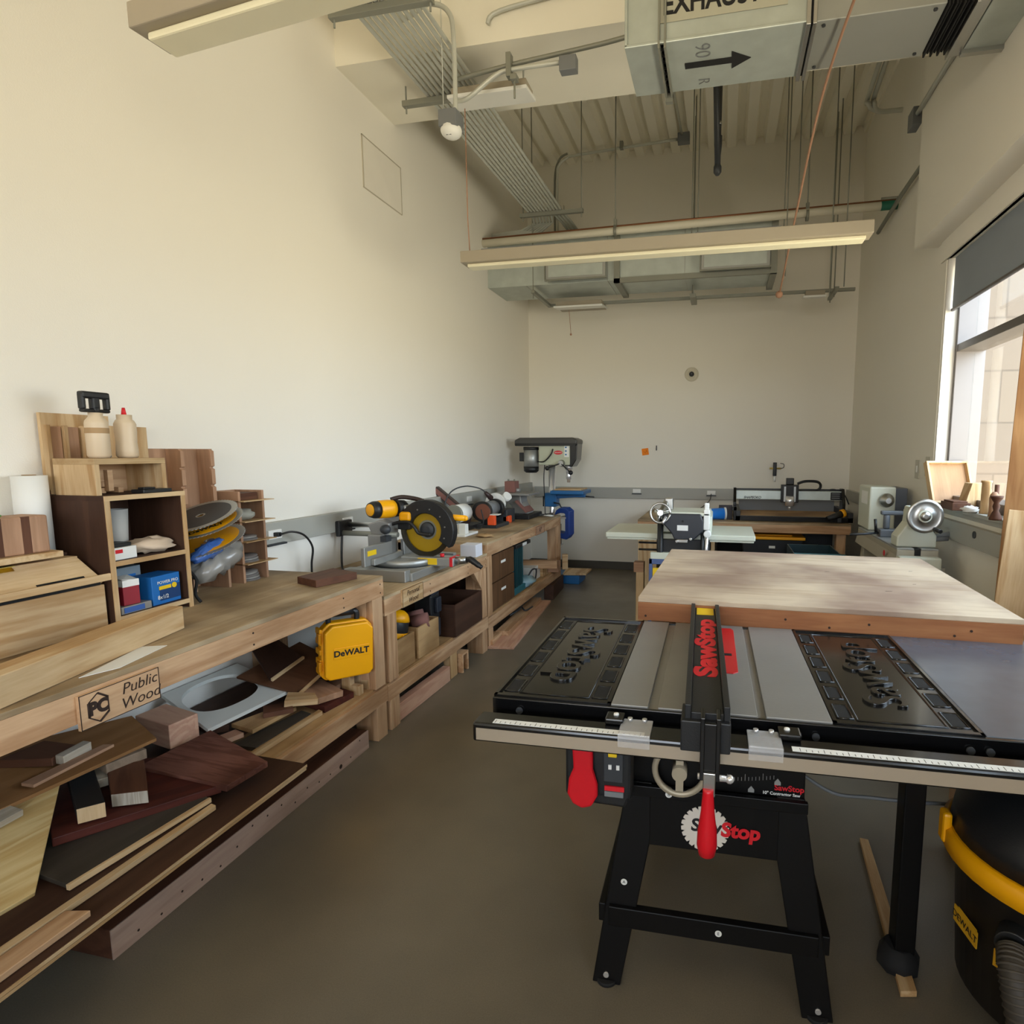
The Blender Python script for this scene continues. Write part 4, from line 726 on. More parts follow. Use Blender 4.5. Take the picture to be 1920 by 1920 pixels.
# ================================================================ middle bench: shelf bins, mitre saw
def bin_(label, y0, y1, h, x1, m, d=.34):
    t = thing('wooden_bin', label, 'bin', (x1, y0, .271)); L = y1-y0
    MB().box(-.012, 0, 0, L, 0, h).build('front_board', m('y'), t, .001); MB().box(-d, -d+.012, 0, L, 0, h).build('back_board', m('y'), t, .001)
    for a in (0, L-.012): MB().box(-d+.012, -.012, a, a+.012, 0, h).build('side_board', m('x'), t, .001)
    MB().box(-d+.012, -.012, .012, L-.012, 0, .012).build('bottom_board', m('x'), t); return t
bin_('left pale plywood bin on the middle shelf, holding a yellow sander', 2.865, 3.085, .185, -1.75, plyface)
bin_('right pale plywood bin on the middle shelf, holding sanding drums', 3.13, 3.39, .19, -1.75, plyface)
t = bin_('large dark wooden drawer box at the right of the middle shelf', 3.56, 4.01, .22, -1.715, brownply, .40)
t = thing('orbital_sander', 'yellow and black sander lying in the left pale bin', 'sander', (-1.86, 3.02, .400), rot=(math.radians(-12), math.radians(8), 0)); t.scale = (1.25, 1.25, 1.25)
MB().lathe([(.03, 0), (.055, .02), (.062, .06), (.06, .10), (.045, .135), (.02, .15)], n=24).build('motor_body', M['blackplastic'], t); MB().lathe([(.0615, .105), (.056, .125), (.047, .14), (.03, .152), (.001, .155)], n=24).build('yellow_cap', M['yellow'], t)
MB().lathe([(.064, .03), (.066, .045), (.064, .055)], n=24, cap=False).build('yellow_band', M['yellow'], t); MB().box(.05, .066, -.03, .03, .02, .05).build('yellow_label', M['yellow'], t, .003)
o = crumple(MB(), (0, 0, .02), (.07, .06, .02), 21).build('dark_cloth', M['darkgrey'], None, 0, (-1.84, 2.92, .40)); tag(o, 'dark folded hose end at the rim of the left pale bin', 'cloth')
for i, (x_, y_, l_) in enumerate(((-1.80, 3.24, 'front red-brown sanding drum in the right pale bin'), (-1.87, 3.31, 'rear red-brown sanding drum in the right pale bin'))):
    o = MB().lathe([(.022, 0), (.045, 0), (.045, .10), (.022, .10)], n=24).build('sanding_drum', M['sanding'], None, 0, (x_-.05, y_, .455), (0, math.radians(80), .4)); tag(o, l_, 'sanding drum')
t = thing('tool_tower', 'black plastic tool case standing behind the right pale bin', 'tool case', (-1.83, 3.46, .285))
MB().box(-.1, .02, -.05, .07, 0, .30).build('case_body', M['blackplastic'], t, .01); MB().box(-.04, .03, -.055, .05, .30, .345).box(.02, .045, -.01, .05, .18, .28).box(.02, .04, -.0, .04, .02, .14).build('latch', mat('blueblack', '#252a33', .4), t, .006)
MB().tube([(-.03, -.04, .345), (-.03, -.03, .37), (-.03, .04, .37), (-.03, .05, .345)], .008, 6).build('handle', M['blackplastic'], t)
# ---- mitre saw
Z2 = .748
t = thing('mitre_saw', 'yellow and black sliding compound mitre saw on the middle bench', 'saw', (-1.98, 3.40, Z2))
MB().prism([(-.22, -.22), (.17, -.30), (.22, -.30), (.22, .30), (-.0, .32), (-.22, .22)], .0, .05, 'xy').build('base', M['castalu'], t, .004)
each(MB().box(-.20, .20, -.34, -.28, .0, .07).box(-.20, .20, .30, .34, .0, .07), 'base_wing', M['castalu'], t, .005)
MB().lathe([(.20, .05), (.20, .085), (.19, .09)], (.0, .02, 0), n=40).build('turntable', M['castalu'], t)
MB().box(-.0, .36, -.045, .055, .045, .10).build('mitre_arm', M['castalu'], t, .006); MB().box(.12, .25, -.047, -.045, .055, .095).build('yellow_scale_label', M['yellow2'], t); MB().box(.335, .355, -.048, .058, .045, .105).build('red_pointer', M['redlabel'], t, .002)
MB().lathe([(.21, .03), (.215, .05)], (.0, .02, 0), n=40).build('mitre_scale', M['steel'], t)
MB().cyl((.36, 0, .08), (.43, 0, .085), .028, .022).build('lock_knob', M['steel'], t); MB().tube([(.41, 0, .08), (.45, 0, .09), (.50, 0, .06), (.53, 0, .04)], [.016, .02, .018, .014], 10, smooth=4).build('lock_handle', M['blackplastic'], t)
# fence, two halves either side of the blade
MB().box(-.07, -.045, -.36, -.06, .085, .20).box(-.045, -.02, -.30, .02, .085, .125).build('fence', M['castalu'], t, .004); MB().box(-.07, -.045, .08, .34, .085, .19).build('fence', M['castalu'], t, .004)
MB().box(-.045, -.043, -.33, -.24, .145, .175).build('yellow_warning_label', M['yellow2'], t)
# slide rails and pivot
MB().box(-.20, -.10, -.09, .10, .05, .24).prism([(-.17, .20), (-.08, .20), (-.06, .31), (-.13, .33), (-.22, .30)], -.06, .07, 'xz').build('pivot_column', M['cast'], t, .01)
for z_ in (.235, .285): MB().cyl((-.42, -.03 if z_ < .25 else .03, z_), (-.02, -.03 if z_ < .25 else .03, z_), .017).build('slide_rail', M['steel'] if z_ > .25 else M['strut'], t)
MB().box(-.44, -.41, -.07, .07, .215, .315).build('rail_end_plate', M['blackplastic'], t, .006)
# head: the upper blade housing, blade, guard, motor
hx, hy, hz = .155, .03, .265; R_ = .172
ring = []; ang = [math.radians(-35+k*215/24) for k in range(25)]
o_p = [(hx+R_*1.12*math.cos(a), hz+R_*1.12*math.sin(a)) for a in ang]; i_p = [(hx+R_*.62*math.cos(a), hz+R_*.62*math.sin(a)) for a in reversed(ang)]
MB().prism(o_p+i_p, hy-.035, hy+.03, 'xz').build('upper_blade_housing', M['blackplastic'], t, .006)
tw = 48; out = [(hx+(R_*.97 if k % 2 else R_*.94)*math.cos(2*PI*k/tw), hz+(R_*.97 if k % 2 else R_*.94)*math.sin(2*PI*k/tw)) for k in range(tw)]; inn = [(hx+.012*math.cos(2*PI*k/tw), hz+.012*math.sin(2*PI*k/tw)) for k in range(tw)]
MB().ring(out, inn, hy-.001, hy+.001, 'xz').build('blade', M['strut'], t)
a_ = [2*PI*k/40 for k in range(40)]
MB().ring([(hx+R_*.86*math.cos(a), hz+R_*.86*math.sin(a)) for a in a_], [(hx+R_*.36*math.cos(a), hz+R_*.36*math.sin(a)) for a in a_], hy-.0025, hy-.001, 'xz').build('yellow_blade_print', mat('blade_yellow', '#a8860f', .4), t)
lg = [math.radians(150+k*190/20) for k in range(21)]
MB().prism([(hx+R_*1.0*math.cos(a), hz+R_*1.0*math.sin(a)) for a in lg]+[(hx+R_*.80*math.cos(a), hz+R_*.80*math.sin(a)) for a in reversed(lg)], hy-.03, hy-.027, 'xz').build('lower_guard', mat('smoked_guard', '#4c4636', .2, trans=.7), t)
MB().lathe([(.05, 0), (.045, .012), (.02, .014)], (hx, hy-.004, hz), (0, -1, 0), 24).build('arbor_flange', M['darkgrey'], t)
MB().tube([(-.10, hy-.045, hz+.02), (-.03, hy-.05, hz+.045), (.05, hy-.05, hz+.05), (.09, hy-.05, hz+.02), (.12, hy-.045, hz-.02), (.20, hy-.045, hz-.025)], .011, 8, smooth=5).build('guard_linkage', M['blackplastic'], t)
sc_ = MB()
for a in (-20, 10, 40, 75, 110): sc_.cyl((hx+R_*.8*math.cos(math.radians(a)), hy-.036, hz+R_*.8*math.sin(math.radians(a))), (hx+R_*.8*math.cos(math.radians(a)), hy-.039, hz+R_*.8*math.sin(math.radians(a))), .005, n=8)
each(sc_, 'housing_screw', M['steel'], t)
MB().prism([(-.13, .26), (-.02, .27), (.02, .36), (.02, .42), (-.06, .42), (-.15, .33)], hy-.02, hy+.06, 'xz').build('head_arm', M['castalu'], t, .01)
MB().lathe([(.035, -.11), (.050, -.09), (.054, -.02)], (-.06, -.02, hz+.135), (-.35, -1, .02), 24).lathe([(.05, -.02)], (-.06, -.02, hz+.135), (-.35, -1, .02), 24, cap=False).build('motor_neck', M['blackplastic'], t)
MB().lathe([(.055, 0), (.058, .03), (.056, .10), (.05, .125)], (-.06, -.02, hz+.135), (-.35, -1, .02), 28).build('motor_housing', M['yellow'], t)
MB().lathe([(.054, .115), (.053, .14), (.044, .165)], (-.06, -.02, hz+.135), (-.35, -1, .02), 28).build('motor_end_cap', M['blackplastic'], t); MB().lathe([(.038, .1655), (.036, .169), (.01, .17)], (-.06, -.02, hz+.135), (-.35, -1, .02), 28).build('yellow_cap_label', M['yellow'], t)
MB().box(-.02, .06, hy-.05, hy+.0, .32, .38).build('gear_case', M['yellow'], t, .015)
MB().tube([(-.08, .0, .455), (-.02, .03, .47), (.06, .05, .46), (.12, .05, .445)], .014, 10, smooth=5).build('carry_handle', mat('brown_black', '#2e1f1c', .5), t)
MB().cyl((.27, .06, .345), (.40, .06, .34), .022, .018).ball((.40, .06, .34), .018).build('operating_handle', M['yellow'], t); MB().box(.18, .23, .03, .09, .30, .37).build('handle_bracket', M['blackplastic'], t, .008)
MB().box(-.09, -.05, -.12, -.06, .20, .235).cyl((-.07, -.09, .09), (-.07, -.09, .24), .006).ball((-.07, -.09, .275), (.035, .03, .03)).build('clamp_knob', M['darkgrey'], t)
MB().tube([(-.42, -.03, .225), (-.41, -.06, .10), (-.38, -.10, .02), (-.30, -.18, .01), (-.24, -.20, .015)], .007, 6, smooth=6).build('power_cable', M['blackplastic'], t)
MB().cyl((.28, -.03, .105), (.28, -.03, .125), .013).build('red_button', M['redlabel'], t)
MB().box(.18, .185, -.33, -.31, .01, .05).build('white_tag', M['white'], t)
SB('wood_strip', 'pine strip lying across the mitre saw arm', 'lumber', [(-1.75, 3.55, Z2+.126), (-1.45, 3.56, Z2+.126), (-1.45, 3.62, Z2+.126), (-1.75, 3.62, Z2+.126)], .02, palepine('x')) if False else None
SB('plywood_sheet', 'light plywood sheet leaning on the raceway behind the mitre saw', 'board', [(-2.40, 3.45, 1.035), (-2.40, 3.9, 1.035), (-2.462, 3.9, 1.06), (-2.462, 3.45, 1.06)], .01, palepine('x')) if False else None
c = carton('small white card box behind the mitre saw handle', (-1.72, 3.93, Z2+.001), (.12, .12, .09), mat('pale_card', '#d9d9e0', .6))
o = MB().tube([(XL+.03, 2.0, .868), (-2.40, 2.9, .868), (-2.35, 3.15, .865), (-2.2, 3.16, .775)], .006, 6, smooth=5).build('power_cable', M['blackplastic']) if False else None
o = MB().tube([(XL+.02, 2.76, Z2+.008), (XL+.04, 2.95, Z2+.008), (-2.36, 3.1, Z2+.008), (-2.25, 3.12, Z2+.008)], .006, 6, smooth=5).build('power_cable', M['blackplastic']); tag(o, 'black cord lying behind the mitre saw', 'cord')
# ================================================================ far bench tools
Z3 = .826
t = thing('belt_disc_sander', 'small white motor sander with yellow handle on the far bench', 'sander', (-2.12, 4.50, Z3))
MB().box(-.12, .12, -.13, .13, 0, .02).box(-.04, .04, -.05, .05, .02, .09).build('base', M['white'], t, .004); MB().cyl((-.02, -.02, .17), (-.02, .17, .17), .075, n=28).build('motor', M['white'], t); MB().lathe([(.078, 0), (.08, .02), (.078, .03)], (-.02, -.05, .17), (0, 1, 0), 28).build('disc', M['strut'], t)
MB().tube([(.09, .1, .05), (.14, .12, .04), (.17, .13, .10), (.15, .13, .2)], .005, 6, smooth=5).build('cord', M['blackplastic'], t); MB().box(.05, .11, -.10, -.04, .02, .10).build('switch_box', M['white'], t, .004)
t = thing('belt_sander', 'brown-black belt sander with raised arm on the far bench', 'sander', (-2.30, 4.92, Z3))
MB().box(-.13, .15, -.15, .20, 0, .035).build('base', M['blackplastic'], t, .005); MB().cyl((-.02, -.05, .12), (.1, -.05, .12), .085, n=28).build('motor', mat('brownblack', '#3a2a29', .4), t)
MB().box(-.24, .04, -.035, .035, -.03, .03, Matrix.Translation((.0, -.08, .21)) @ Matrix.Rotation(math.radians(38), 4, 'Y')).build('belt_arm', mat('brownblack', '#3a2a29', .4), t, .012)
MB().box(-.22, .03, -.036, -.035, -.02, .02, Matrix.Translation((.0, -.08, .21)) @ Matrix.Rotation(math.radians(38), 4, 'Y')).build('belt_edge', M['sanding'], t)
t = thing('gooseneck_lamp', 'thin flexible work lamp arching over the belt sander', 'lamp', (-2.36, 4.72, Z3)); MB().lathe([(.03, 0), (.03, .02), (.01, .03)], n=16).build('lamp_base', M['blackplastic'], t)
MB().tube([(0, 0, .02), (.0, .02, .20), (.03, .10, .33), (.11, .22, .375), (.20, .33, .35), (.24, .38, .31)], .006, 8, smooth=6).build('flexible_neck', M['darkgrey'], t); MB().cyl((.235, .375, .315), (.27, .42, .26), .014, .026).ball((.27, .42, .262), .025).build('lamp_head', mat('brownblack', '#3a2a29', .4), t)
t = thing('bench_grinder', 'black bench grinder with orange guards on the far bench', 'grinder', (-2.10, 5.10, Z3))
MB().box(-.14, .14, -.15, .17, 0, .03).build('base', M['darkgrey'], t, .005); MB().cyl((0, -.09, .16), (0, .13, .16), .068, n=28).build('motor', M['grey'], t); MB().lathe([(.088, -.02), (.092, 0), (.09, .035), (.06, .045)], (0, -.15, .15), (0, 1, 0), 28).build('wheel_guard', M['blackplastic'], t)
MB().lathe([(.088, -.02), (.092, 0), (.09, .035), (.06, .045)], (0, .16, .15), (0, 1, 0), 28).build('wheel_guard', M['blackplastic'], t); MB().lathe([(.07, 0), (.07, .02)], (.02, -.178, .15), (0, 1, 0), 28).build('grinding_wheel', mat('wheel_brown', '#7a4a38', .8), t)
MB().box(.06, .13, -.17, -.13, .03, .12).build('tool_rest', M['orange'], t, .004); MB().box(.06, .16, -.17, -.09, .12, .128).build('eye_shield', M['white'], t); MB().box(-.05, .05, -.06, .06, .02, .1).build('pedestal', M['darkgrey'], t, .005)
t = thing('wet_grinder', 'grinder with white wheel and cup on the far bench', 'grinder', (-2.14, 5.45, Z3))
MB().box(-.12, .13, -.10, .12, 0, .13).build('body', M['darkgrey'], t, .01); MB().lathe([(.10, 0), (.10, .03)], (.02, -.13, .19), (0, 1, 0), 32).build('white_wheel', M['white'], t); MB().box(-.10, .02, -.05, .1, .13, .26).build('upper_housing', M['grey'], t, .02)
MB().lathe([(.04, 0), (.045, .07)], (.07, -.02, .22), (.6, -.3, .5), 20).build('white_cup', M['white'], t); MB().box(.08, .15, -.1, -.02, .0, .07).build('orange_knob', M['orange'], t, .01); MB().box(.03, .13, -.17, -.11, .15, .16).build('rest_plate', M['castalu'], t, .002)
t = thing('spindle_sander', 'grey oscillating spindle sander with tray base on the far bench', 'sander', (-2.12, 5.90, Z3))
MB().box(-.22, .22, -.22, .22, 0, .045).build('tray_base', M['blackplastic'], t, .006)
mb = MB().prism([(-.17, .045), (.17, .045), (.10, .16), (.09, .235), (-.09, .235), (-.10, .16)], -.10, .10, 'xz'); mb.build('cast_body', M['cast'], t, .01)
MB().box(-.21, .21, -.19, .19, .235, .26).build('table', M['cast'], t, .008); MB().lathe([(.04, .26), (.04, .30)], (-.0, .05, 0), n=20).build('spindle_washer', M['cast'], t)
MB().slab([(.06, -.16, .19), (.17, -.14, .07), (.17, .10, .07), (.06, .10, .19)], .02).build('front_panel', M['sanding'], t, .004); MB().cyl((-.03, -.105, .12), (-.03, -.13, .12), .028).build('knob', M['strut'], t)
t = thing('belt_box', 'red-brown sanding block on the spindle sander table', 'box', (-2.17, 5.93, Z3+.261)); MB().box(-.055, .055, -.07, .07, 0, .115).build('block', M['sanding'], t, .004); MB().box(-.045, -.03, -.01, .01, .115, .135).box(.02, .035, -.01, .01, .115, .135).build('wing_nuts', M['strut'], t, .003)
o = MB().box(-.08, .08, -.015, .015, 0, .02).cyl((.05, 0, .012), (.14, 0, .016), .012).build('chisel', M['blackplastic'], None, .003, (-1.90, 6.05, Z3+.001), (0, 0, .3)); tag(o, 'dark hand tool at the far end of the far bench', 'tool')
o = crumple(MB(), (0, 0, .012), (.07, .05, .012), 11, 12, .35).build('paper_scrap', palepine('x'), None, 0, (-1.86, 4.42, Z3+.001)); tag(o, 'torn pale scrap lying on the far bench top', 'paper')
o = crumple(MB(), (0, 0, .008), (.06, .04, .008), 12, 12, .35).build('paper_scrap', M['paper'], None, 0, (-1.80, 6.02, Z3+.001)); tag(o, 'small white scrap near the blue clamps', 'paper')
SB('plywood_piece', 'thin flat plywood piece across the far bench top', 'board', [(-1.98, 4.62, Z3+.006), (-1.74, 4.66, Z3+.006), (-1.76, 4.95, Z3+.006), (-2.0, 4.9, Z3+.006)], .005, worn('x')) if False else None
# under the far bench
t = thing('filing_cabinet', 'dark wooden two-drawer cabinet on the shelf of the far bench', 'cabinet', (-1.735, 4.235, .251))
MB().box(-.45, -.018, 0, .54, 0, .46).build('body', brownply('z'), t, .002)
for z_ in (.01, .235): f = MB().box(-.018, 0, .02, .53, z_, z_+.215).build('drawer_front', wood('dark_oak', '#6a4a30', '#503620', 'z'), t, .002); MB().box(0, .003, .22, .32, z_+.125, z_+.145).build('card_holder', M['white'], f)
o = t
t = thing('parts_rack', 'teal plastic tool rack on the shelf of the far bench', 'tool rack', (-1.77, 4.90, .251))
MB().box(-.18, .02, -.10, .22, 0, .06).box(-.18, .0, -.09, -.05, .06, .42).box(-.18, .0, .17, .21, .06, .42).box(-.17, -.10, -.09, .21, .06, .42).build('upright_body', M['teal'], t, .008)
MB().box(-.22, .05, -.10, .28, .42, .455).build('top_tray', M['blackplastic'], t, .006); MB().box(.05, .052, .05, .16, .425, .45).build('white_label', M['white'], t); rb = MB()
for k in range(5): rb.box(-.13, .01, -.03+k*.042, -.012+k*.042, .06, .41)
rb.build('ribs', mat('teal_dark', '#124048', .4), t)
t = thing('clear_bag', 'clear bag with teal hose beside the tool rack', 'bag', (-1.80, 5.2, .251)); crumple(MB(), (0, 0, .05), (.10, .14, .05), 15, amp=.2).build('bag', mat('bluish_film', '#8fb0bd', .2), t); MB().tube([(.03, .02, .08), (.05, .10, .14), (.06, .2, .12), (.05, .19, .02)], .008, 6, smooth=6).build('hose', M['darkgrey'], t)
c = carton('white box with a dark dot behind the clear bag', (-1.78, 5.42, .251), (.2, .26, .13), M['whitelabel']); MB().cyl((.0, .12, .1), (.002, .12, .1), .01).build('dark_dot', M['ink'], c)
for i, (x_, y_, z_, s_, l_) in enumerate(((-1.80, 5.72, .251, (.10, .14, .09), 'pale block nearest the box on the far shelf'), (-1.72, 5.95, .251, (.12, .12, .11), 'brown block at the right of the far shelf'), (-1.80, 5.62, .345, (.4, .08, .08), 'long crosswise stick on the far shelf'), (-1.64, 6.1, .251, (.06, .06, .16), 'upright stub at the end of the far shelf'))):
    o = MB().box(-s_[0]/2, s_[0]/2, -s_[1]/2, s_[1]/2, 0, s_[2]).build('wood_block', [palepine, cedar, pine, palepine][i]('x'), None, .002, (x_, y_, z_), (0, 0, .1*i)); tag(o, l_, 'wood block')
# blue clamps hanging on the bench end
c0 = None
for i in range(4):
    loc = (-1.72+i*.0, 6.26+i*.052, .84)
    if c0 is None:
        c0 = thing('c_clamp', 'deep blue C-clamp hanging at the end of the far bench', 'clamp', loc, math.radians(-18), 'blue clamps hanging at the end of the far bench')
        pl = [(-.09, -.03), (-.06, .03), (-.02, .055), (.06, .055), (.11, .02), (.11, -.24), (.07, -.29), (-.08, -.27), (-.08, -.215), (.03, -.225), (.055, -.20), (.055, -.01), (.04, .0), (-.04, -.0)]
        MB().prism(pl, -.016, .016, 'xz').build('frame', M['clampblue'], c0, .006)
        MB().cyl((-.06, 0, -.38), (-.06, 0, -.14), .009).cyl((-.09, 0, -.37), (-.03, 0, -.37), .005).build('screw', M['steel'], c0)
    else: dup(c0, loc, 'deep blue C-clamp hanging at the end of the far bench')
MB().box(-.05, .02, 0, .2, -.02, .0).build('clamp_bar', M['steel'], b3, .002, (.04, 2.08, .80))
# ---- drill press
DX, DY = -1.93, 6.62
t = thing('drill_press', 'floor standing drill press with black belt cover and blue table', 'drill press', (DX, DY, 0))
MB().box(-.20, .36, -.16, .16, 0, .10).build('base', M['blue'], t, .01); MB().cyl((-.0, 0, .10), (0, 0, 1.42), .040, n=28).build('column', M['chrome'], t); MB().cyl((0, 0, .2), (0, 0, .74), .052, n=28).build('lower_column', mat('dark_blue_column', '#2c3a55', .4), t)
MB().box(-.12, .25, -.12, .12, 1.36, 1.60).build('head', M['cream'], t, .008)
mb = MB().prism([(-.40, 1.575), (.30, 1.575), (.335, 1.60), (.335, 1.645), (.28, 1.668), (-.34, 1.668), (-.40, 1.64)], -.15, .15, 'xz'); mb.build('belt_cover', mat('belt_cover_grey', '#3c3b38', .4), t, .015)
MB().prism([(.24, 1.58), (.335, 1.60), (.32, 1.42), (.27, 1.34), (.24, 1.34)], -.12, .12, 'xz').build('front_cover', M['black'], t, .008); MB().box(-.39, .32, -.152, -.149, 1.575, 1.605).build('cover_seam', M['black'], t)
MB().cyl((-.23, -.06, 1.30), (-.23, -.06, 1.56), .085, n=28).build('motor', M['castalu'], t); MB().lathe([(.06, 1.27), (.085, 1.29), (.088, 1.34)], (-.23, -.06, 0), n=28).lathe([(.089, 1.53), (.089, 1.565)], (-.23, -.06, 0), n=28).build('motor_caps', M['blackplastic'], t); MB().box(-.36, -.30, -.1, -.02, 1.40, 1.50).build('capacitor_box', M['blackplastic'], t, .005)
MB().tube([(-.14, -.10, 1.40), (-.05, -.14, 1.40), (.03, -.14, 1.48), (.05, -.13, 1.54)], .008, 6, smooth=5).build('motor_cable', M['blackplastic'], t)
MB().lathe([(.05, 0), (.05, .002)], (.11, -.121, 1.50), (0, -1, 0), 24, Matrix.Translation((.11, 0, 1.5)) @ Matrix.Diagonal((1, 1, .45, 1)) @ Matrix.Translation((-.11, 0, -1.5))).build('red_badge', M['redlabel'], t); text('lettering', 'JET', .03, M['white'], t, (.11, -.125, 1.50), FY) if False else None
text('lettering', 'BAILEIGH', .019, M['whitelabel'], t, (.11, -.1235, 1.50), FY, .0004)
MB().box(.18, .235, -.122, -.12, 1.45, 1.585).build('instruction_label', M['whitelabel'], t); mb = MB()
for k in range(3): mb.box(.19, .21, -.1235, -.122, 1.47+k*.04, 1.485+k*.04)
mb.build('label_marks', mat('label_blue', '#2a6fa0', .5), t)
MB().lathe([(.04, 0), (.03, .03), (.03, .05)], (.15, -.12, 1.38), (0, -1, 0), 20).build('feed_hub', M['steel'], t)
for a in (200, 320, 80): MB().cyl((.15, -.16, 1.38), (.15+.15*math.cos(math.radians(a)), -.19, 1.38+.15*math.sin(math.radians(a))), .008).ball((.15+.16*math.cos(math.radians(a)), -.19, 1.38+.16*math.sin(math.radians(a))), .026).build('feed_handle', M['blackplastic'], t) if a != 80 else None
MB().lathe([(.045, 1.36), (.045, 1.31), (.032, 1.31), (.028, 1.25), (.03, 1.24), (.03, 1.20), (.022, 1.19), (.018, 1.16)], (.20, 0, 0), n=24).build('chuck', M['chrome'], t)
MB().box(-.07, .07, -.07, .07, .88, 1.04).prism([(.05, .97), (.30, .99), (.40, .99), (.40, 1.03), (.05, 1.035)], -.035, .035, 'xz').build('table_bracket', M['blue'], t, .008)
MB().box(.03, .42, -.20, .20, 1.03, 1.075).build('table', M['blue'], t, .012); MB().box(.07, .38, -.14, .16, 1.076, 1.09).build('wooden_table_pad', palepine('x'), t, .001)
MB().tube([(.05, -.09, .93), (.12, -.12, .92), (.14, -.12, .88), (.18, -.12, .875)], .009, 8).build('crank_handle', M['darkgrey'], t); MB().cyl((.40, 0, 1.0), (.50, 0, .995), .008).build('lock_lever', M['darkgrey'], t); MB().cyl((-.09, -.05, .88), (-.09, -.05, 1.0), .008).build('table_lock_lever', M['blackplastic'], t)
MB().tube([(-.07, -.05, 1.38), (-.08, -.06, 1.2), (-.07, -.06, .9), (-.06, -.06, .62), (.02, -.07, .58)], .006, 6, smooth=5).build('power_cable', M['blackplastic'], t)
MB().box(.20, .52, -.26, .16, .101, .13).build('base_board', palepine('x'), t, .002) if False else None
SB('plywood_piece', 'light board lying on the blue base of the drill press', 'board', [(-1.76, 6.45, .125), (-1.50, 6.50, .125), (-1.50, 6.80, .125), (-1.80, 6.78, .125)], .022, palepine('x'))
# ================================================================ table saw
t = thing('table_saw', 'black and cast iron contractor table saw with red handled fence', 'table saw', (0, 1.42, 0), math.radians(1.0))
K = M['black']; TZ_ = .867
mb = MB()
for a, b in ((-.262, -.168), (-.143, .098), (.118, .27)): mb.box(a, b, 0, .76, TZ_-.03, TZ_)
mb.box(-.262, .27, 0.0, .76, TZ_-.032, TZ_-.010); mb.build('cast_iron_top', M['cast'], t, .0015)
MB().box(-.002, .058, .28, .72, TZ_-.001, TZ_+.0015).build('throat_plate', M['red'], t, .001)
pl = [(.055+.0*k, .28) for k in range(0)]
MB().prism([(.0, .27), (.05, .27), (.064, .285), (.064, .70), (.05, .715), (.0, .715)], TZ_, TZ_+.0022, 'xy').build('red_insert', M['red'], t, .0008); MB().box(.02, .05, .42, .44, TZ_+.0022, TZ_+.003).build('insert_slot', M['dark'], t)
def wing(x0, x1, rz):
    MB().box(x0, x1, 0, .76, TZ_-.035, TZ_-.006).build('extension_wing', K, t, .002)
    w = [o for o in t.children][-1]; f = MB(); z = TZ_-.006
    def bead(a, b, c, d, r=.0035): f.tube([(a, b, z), (c, b, z), (c, d, z), (a, d, z), (a, b, z)], r, 6)
    bead(x0+.06, .035, x1-.065, .725, .003)
    f.box(x0, x1, 0, .012, z, z+.006).box(x0, x1, .748, .76, z, z+.006).box(x0, x0+.008, 0, .76, z, z+.006).box(x1-.008, x1, 0, .76, z, z+.006)
    for k in range(6):
        y0 = .04+k*.118
        bead(x0+.016, y0, x0+.052, y0+.08, .003); bead(x1-.055, y0, x1-.016, y0+.08, .003)
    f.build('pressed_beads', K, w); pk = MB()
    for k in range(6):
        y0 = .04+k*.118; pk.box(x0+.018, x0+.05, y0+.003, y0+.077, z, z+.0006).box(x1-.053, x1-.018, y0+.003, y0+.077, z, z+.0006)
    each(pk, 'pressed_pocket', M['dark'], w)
    text('embossed_lettering', 'SawStop', .15, K, w, ((x0+x1)/2-.0, .39, z+.002), (0, 0, rz), .003, sx=1.02, bevel=.0015, off=.0)
wing(-.575, -.264, -PI/2); wing(.272, .595, PI/2)
MB().box(.597, 1.30, 0, .78, TZ_-.03, TZ_-.002).build('laminate_extension', M['laminate'], t, .002)
# front angle, rails
MB().box(-.575, 1.30, -.012, 0, TZ_-.075, TZ_-.004).box(-.575, 1.30, -.05, -.012, TZ_-.075, TZ_-.068).box(-.575, 1.30, .76, .77, TZ_-.075, TZ_-.004).build('front_angle', K, t, .002)
r_ = MB().box(-.585, 1.35, -.125, -.055, .797, .845).build('front_rail', K, t, .006)
MB().box(-.575, 1.34, -.1265, -.1255, .803, .833).build('bare_steel_face', mat('rail_steel', '#b5a794', .35, .4), r_)
tp = MB().box(-.535, -.165, -.118, -.097, .845, .8462).box(.165, 1.30, -.118, -.097, .845, .8462).build('rule_tape', M['whitelabel'], r_)
mk = MB(); x = -.53
while x < 1.30:
    if not -.17 < x < .17: mk.box(x, x+.0012, -.117, -.108 if round((x+.53)/.0127) % 4 else -.102, .8462, .8465)
    x += .0127
mk.build('rule_marks', M['ink'], tp)
for x_, sx_ in ((-.19, -1), (.105, 1)):
    c = MB().box(x_-.035, x_+.04, -.125, -.045, .848, .853).box(x_-.035, x_+.04, -.129, -.125, .82, .853).build('cursor_window', M['clear'], t, .002)
    MB().cyl((x_-.015, -.055, .853), (x_-.015, -.055, .860), .006, n=12).cyl((x_+.02, -.055, .853), (x_+.02, -.055, .860), .006, n=12).build('cursor_screws', M['chrome'], c); MB().box(x_-.075 if sx_ < 0 else x_+.035, x_-.03 if sx_ < 0 else x_+.085, -.075, -.03, .846, .862).build('cursor_bracket', K, c, .004)
    q = x_-.05 if sx_ < 0 else x_+.055; MB().lathe([(.007, 0), (.006, .004), (.001, .005)], (q, -.05, .862), (0, 0, 1), 14).build('white_cap', M['white'], c)
sc_ = MB()
for x_ in (-.50, .19, .23, .56, .60): sc_.cyl((x_, -.014, .835), (x_, -.020, .835), .009, n=12)
each(sc_, 'rail_bolt', M['darkgrey'], t)
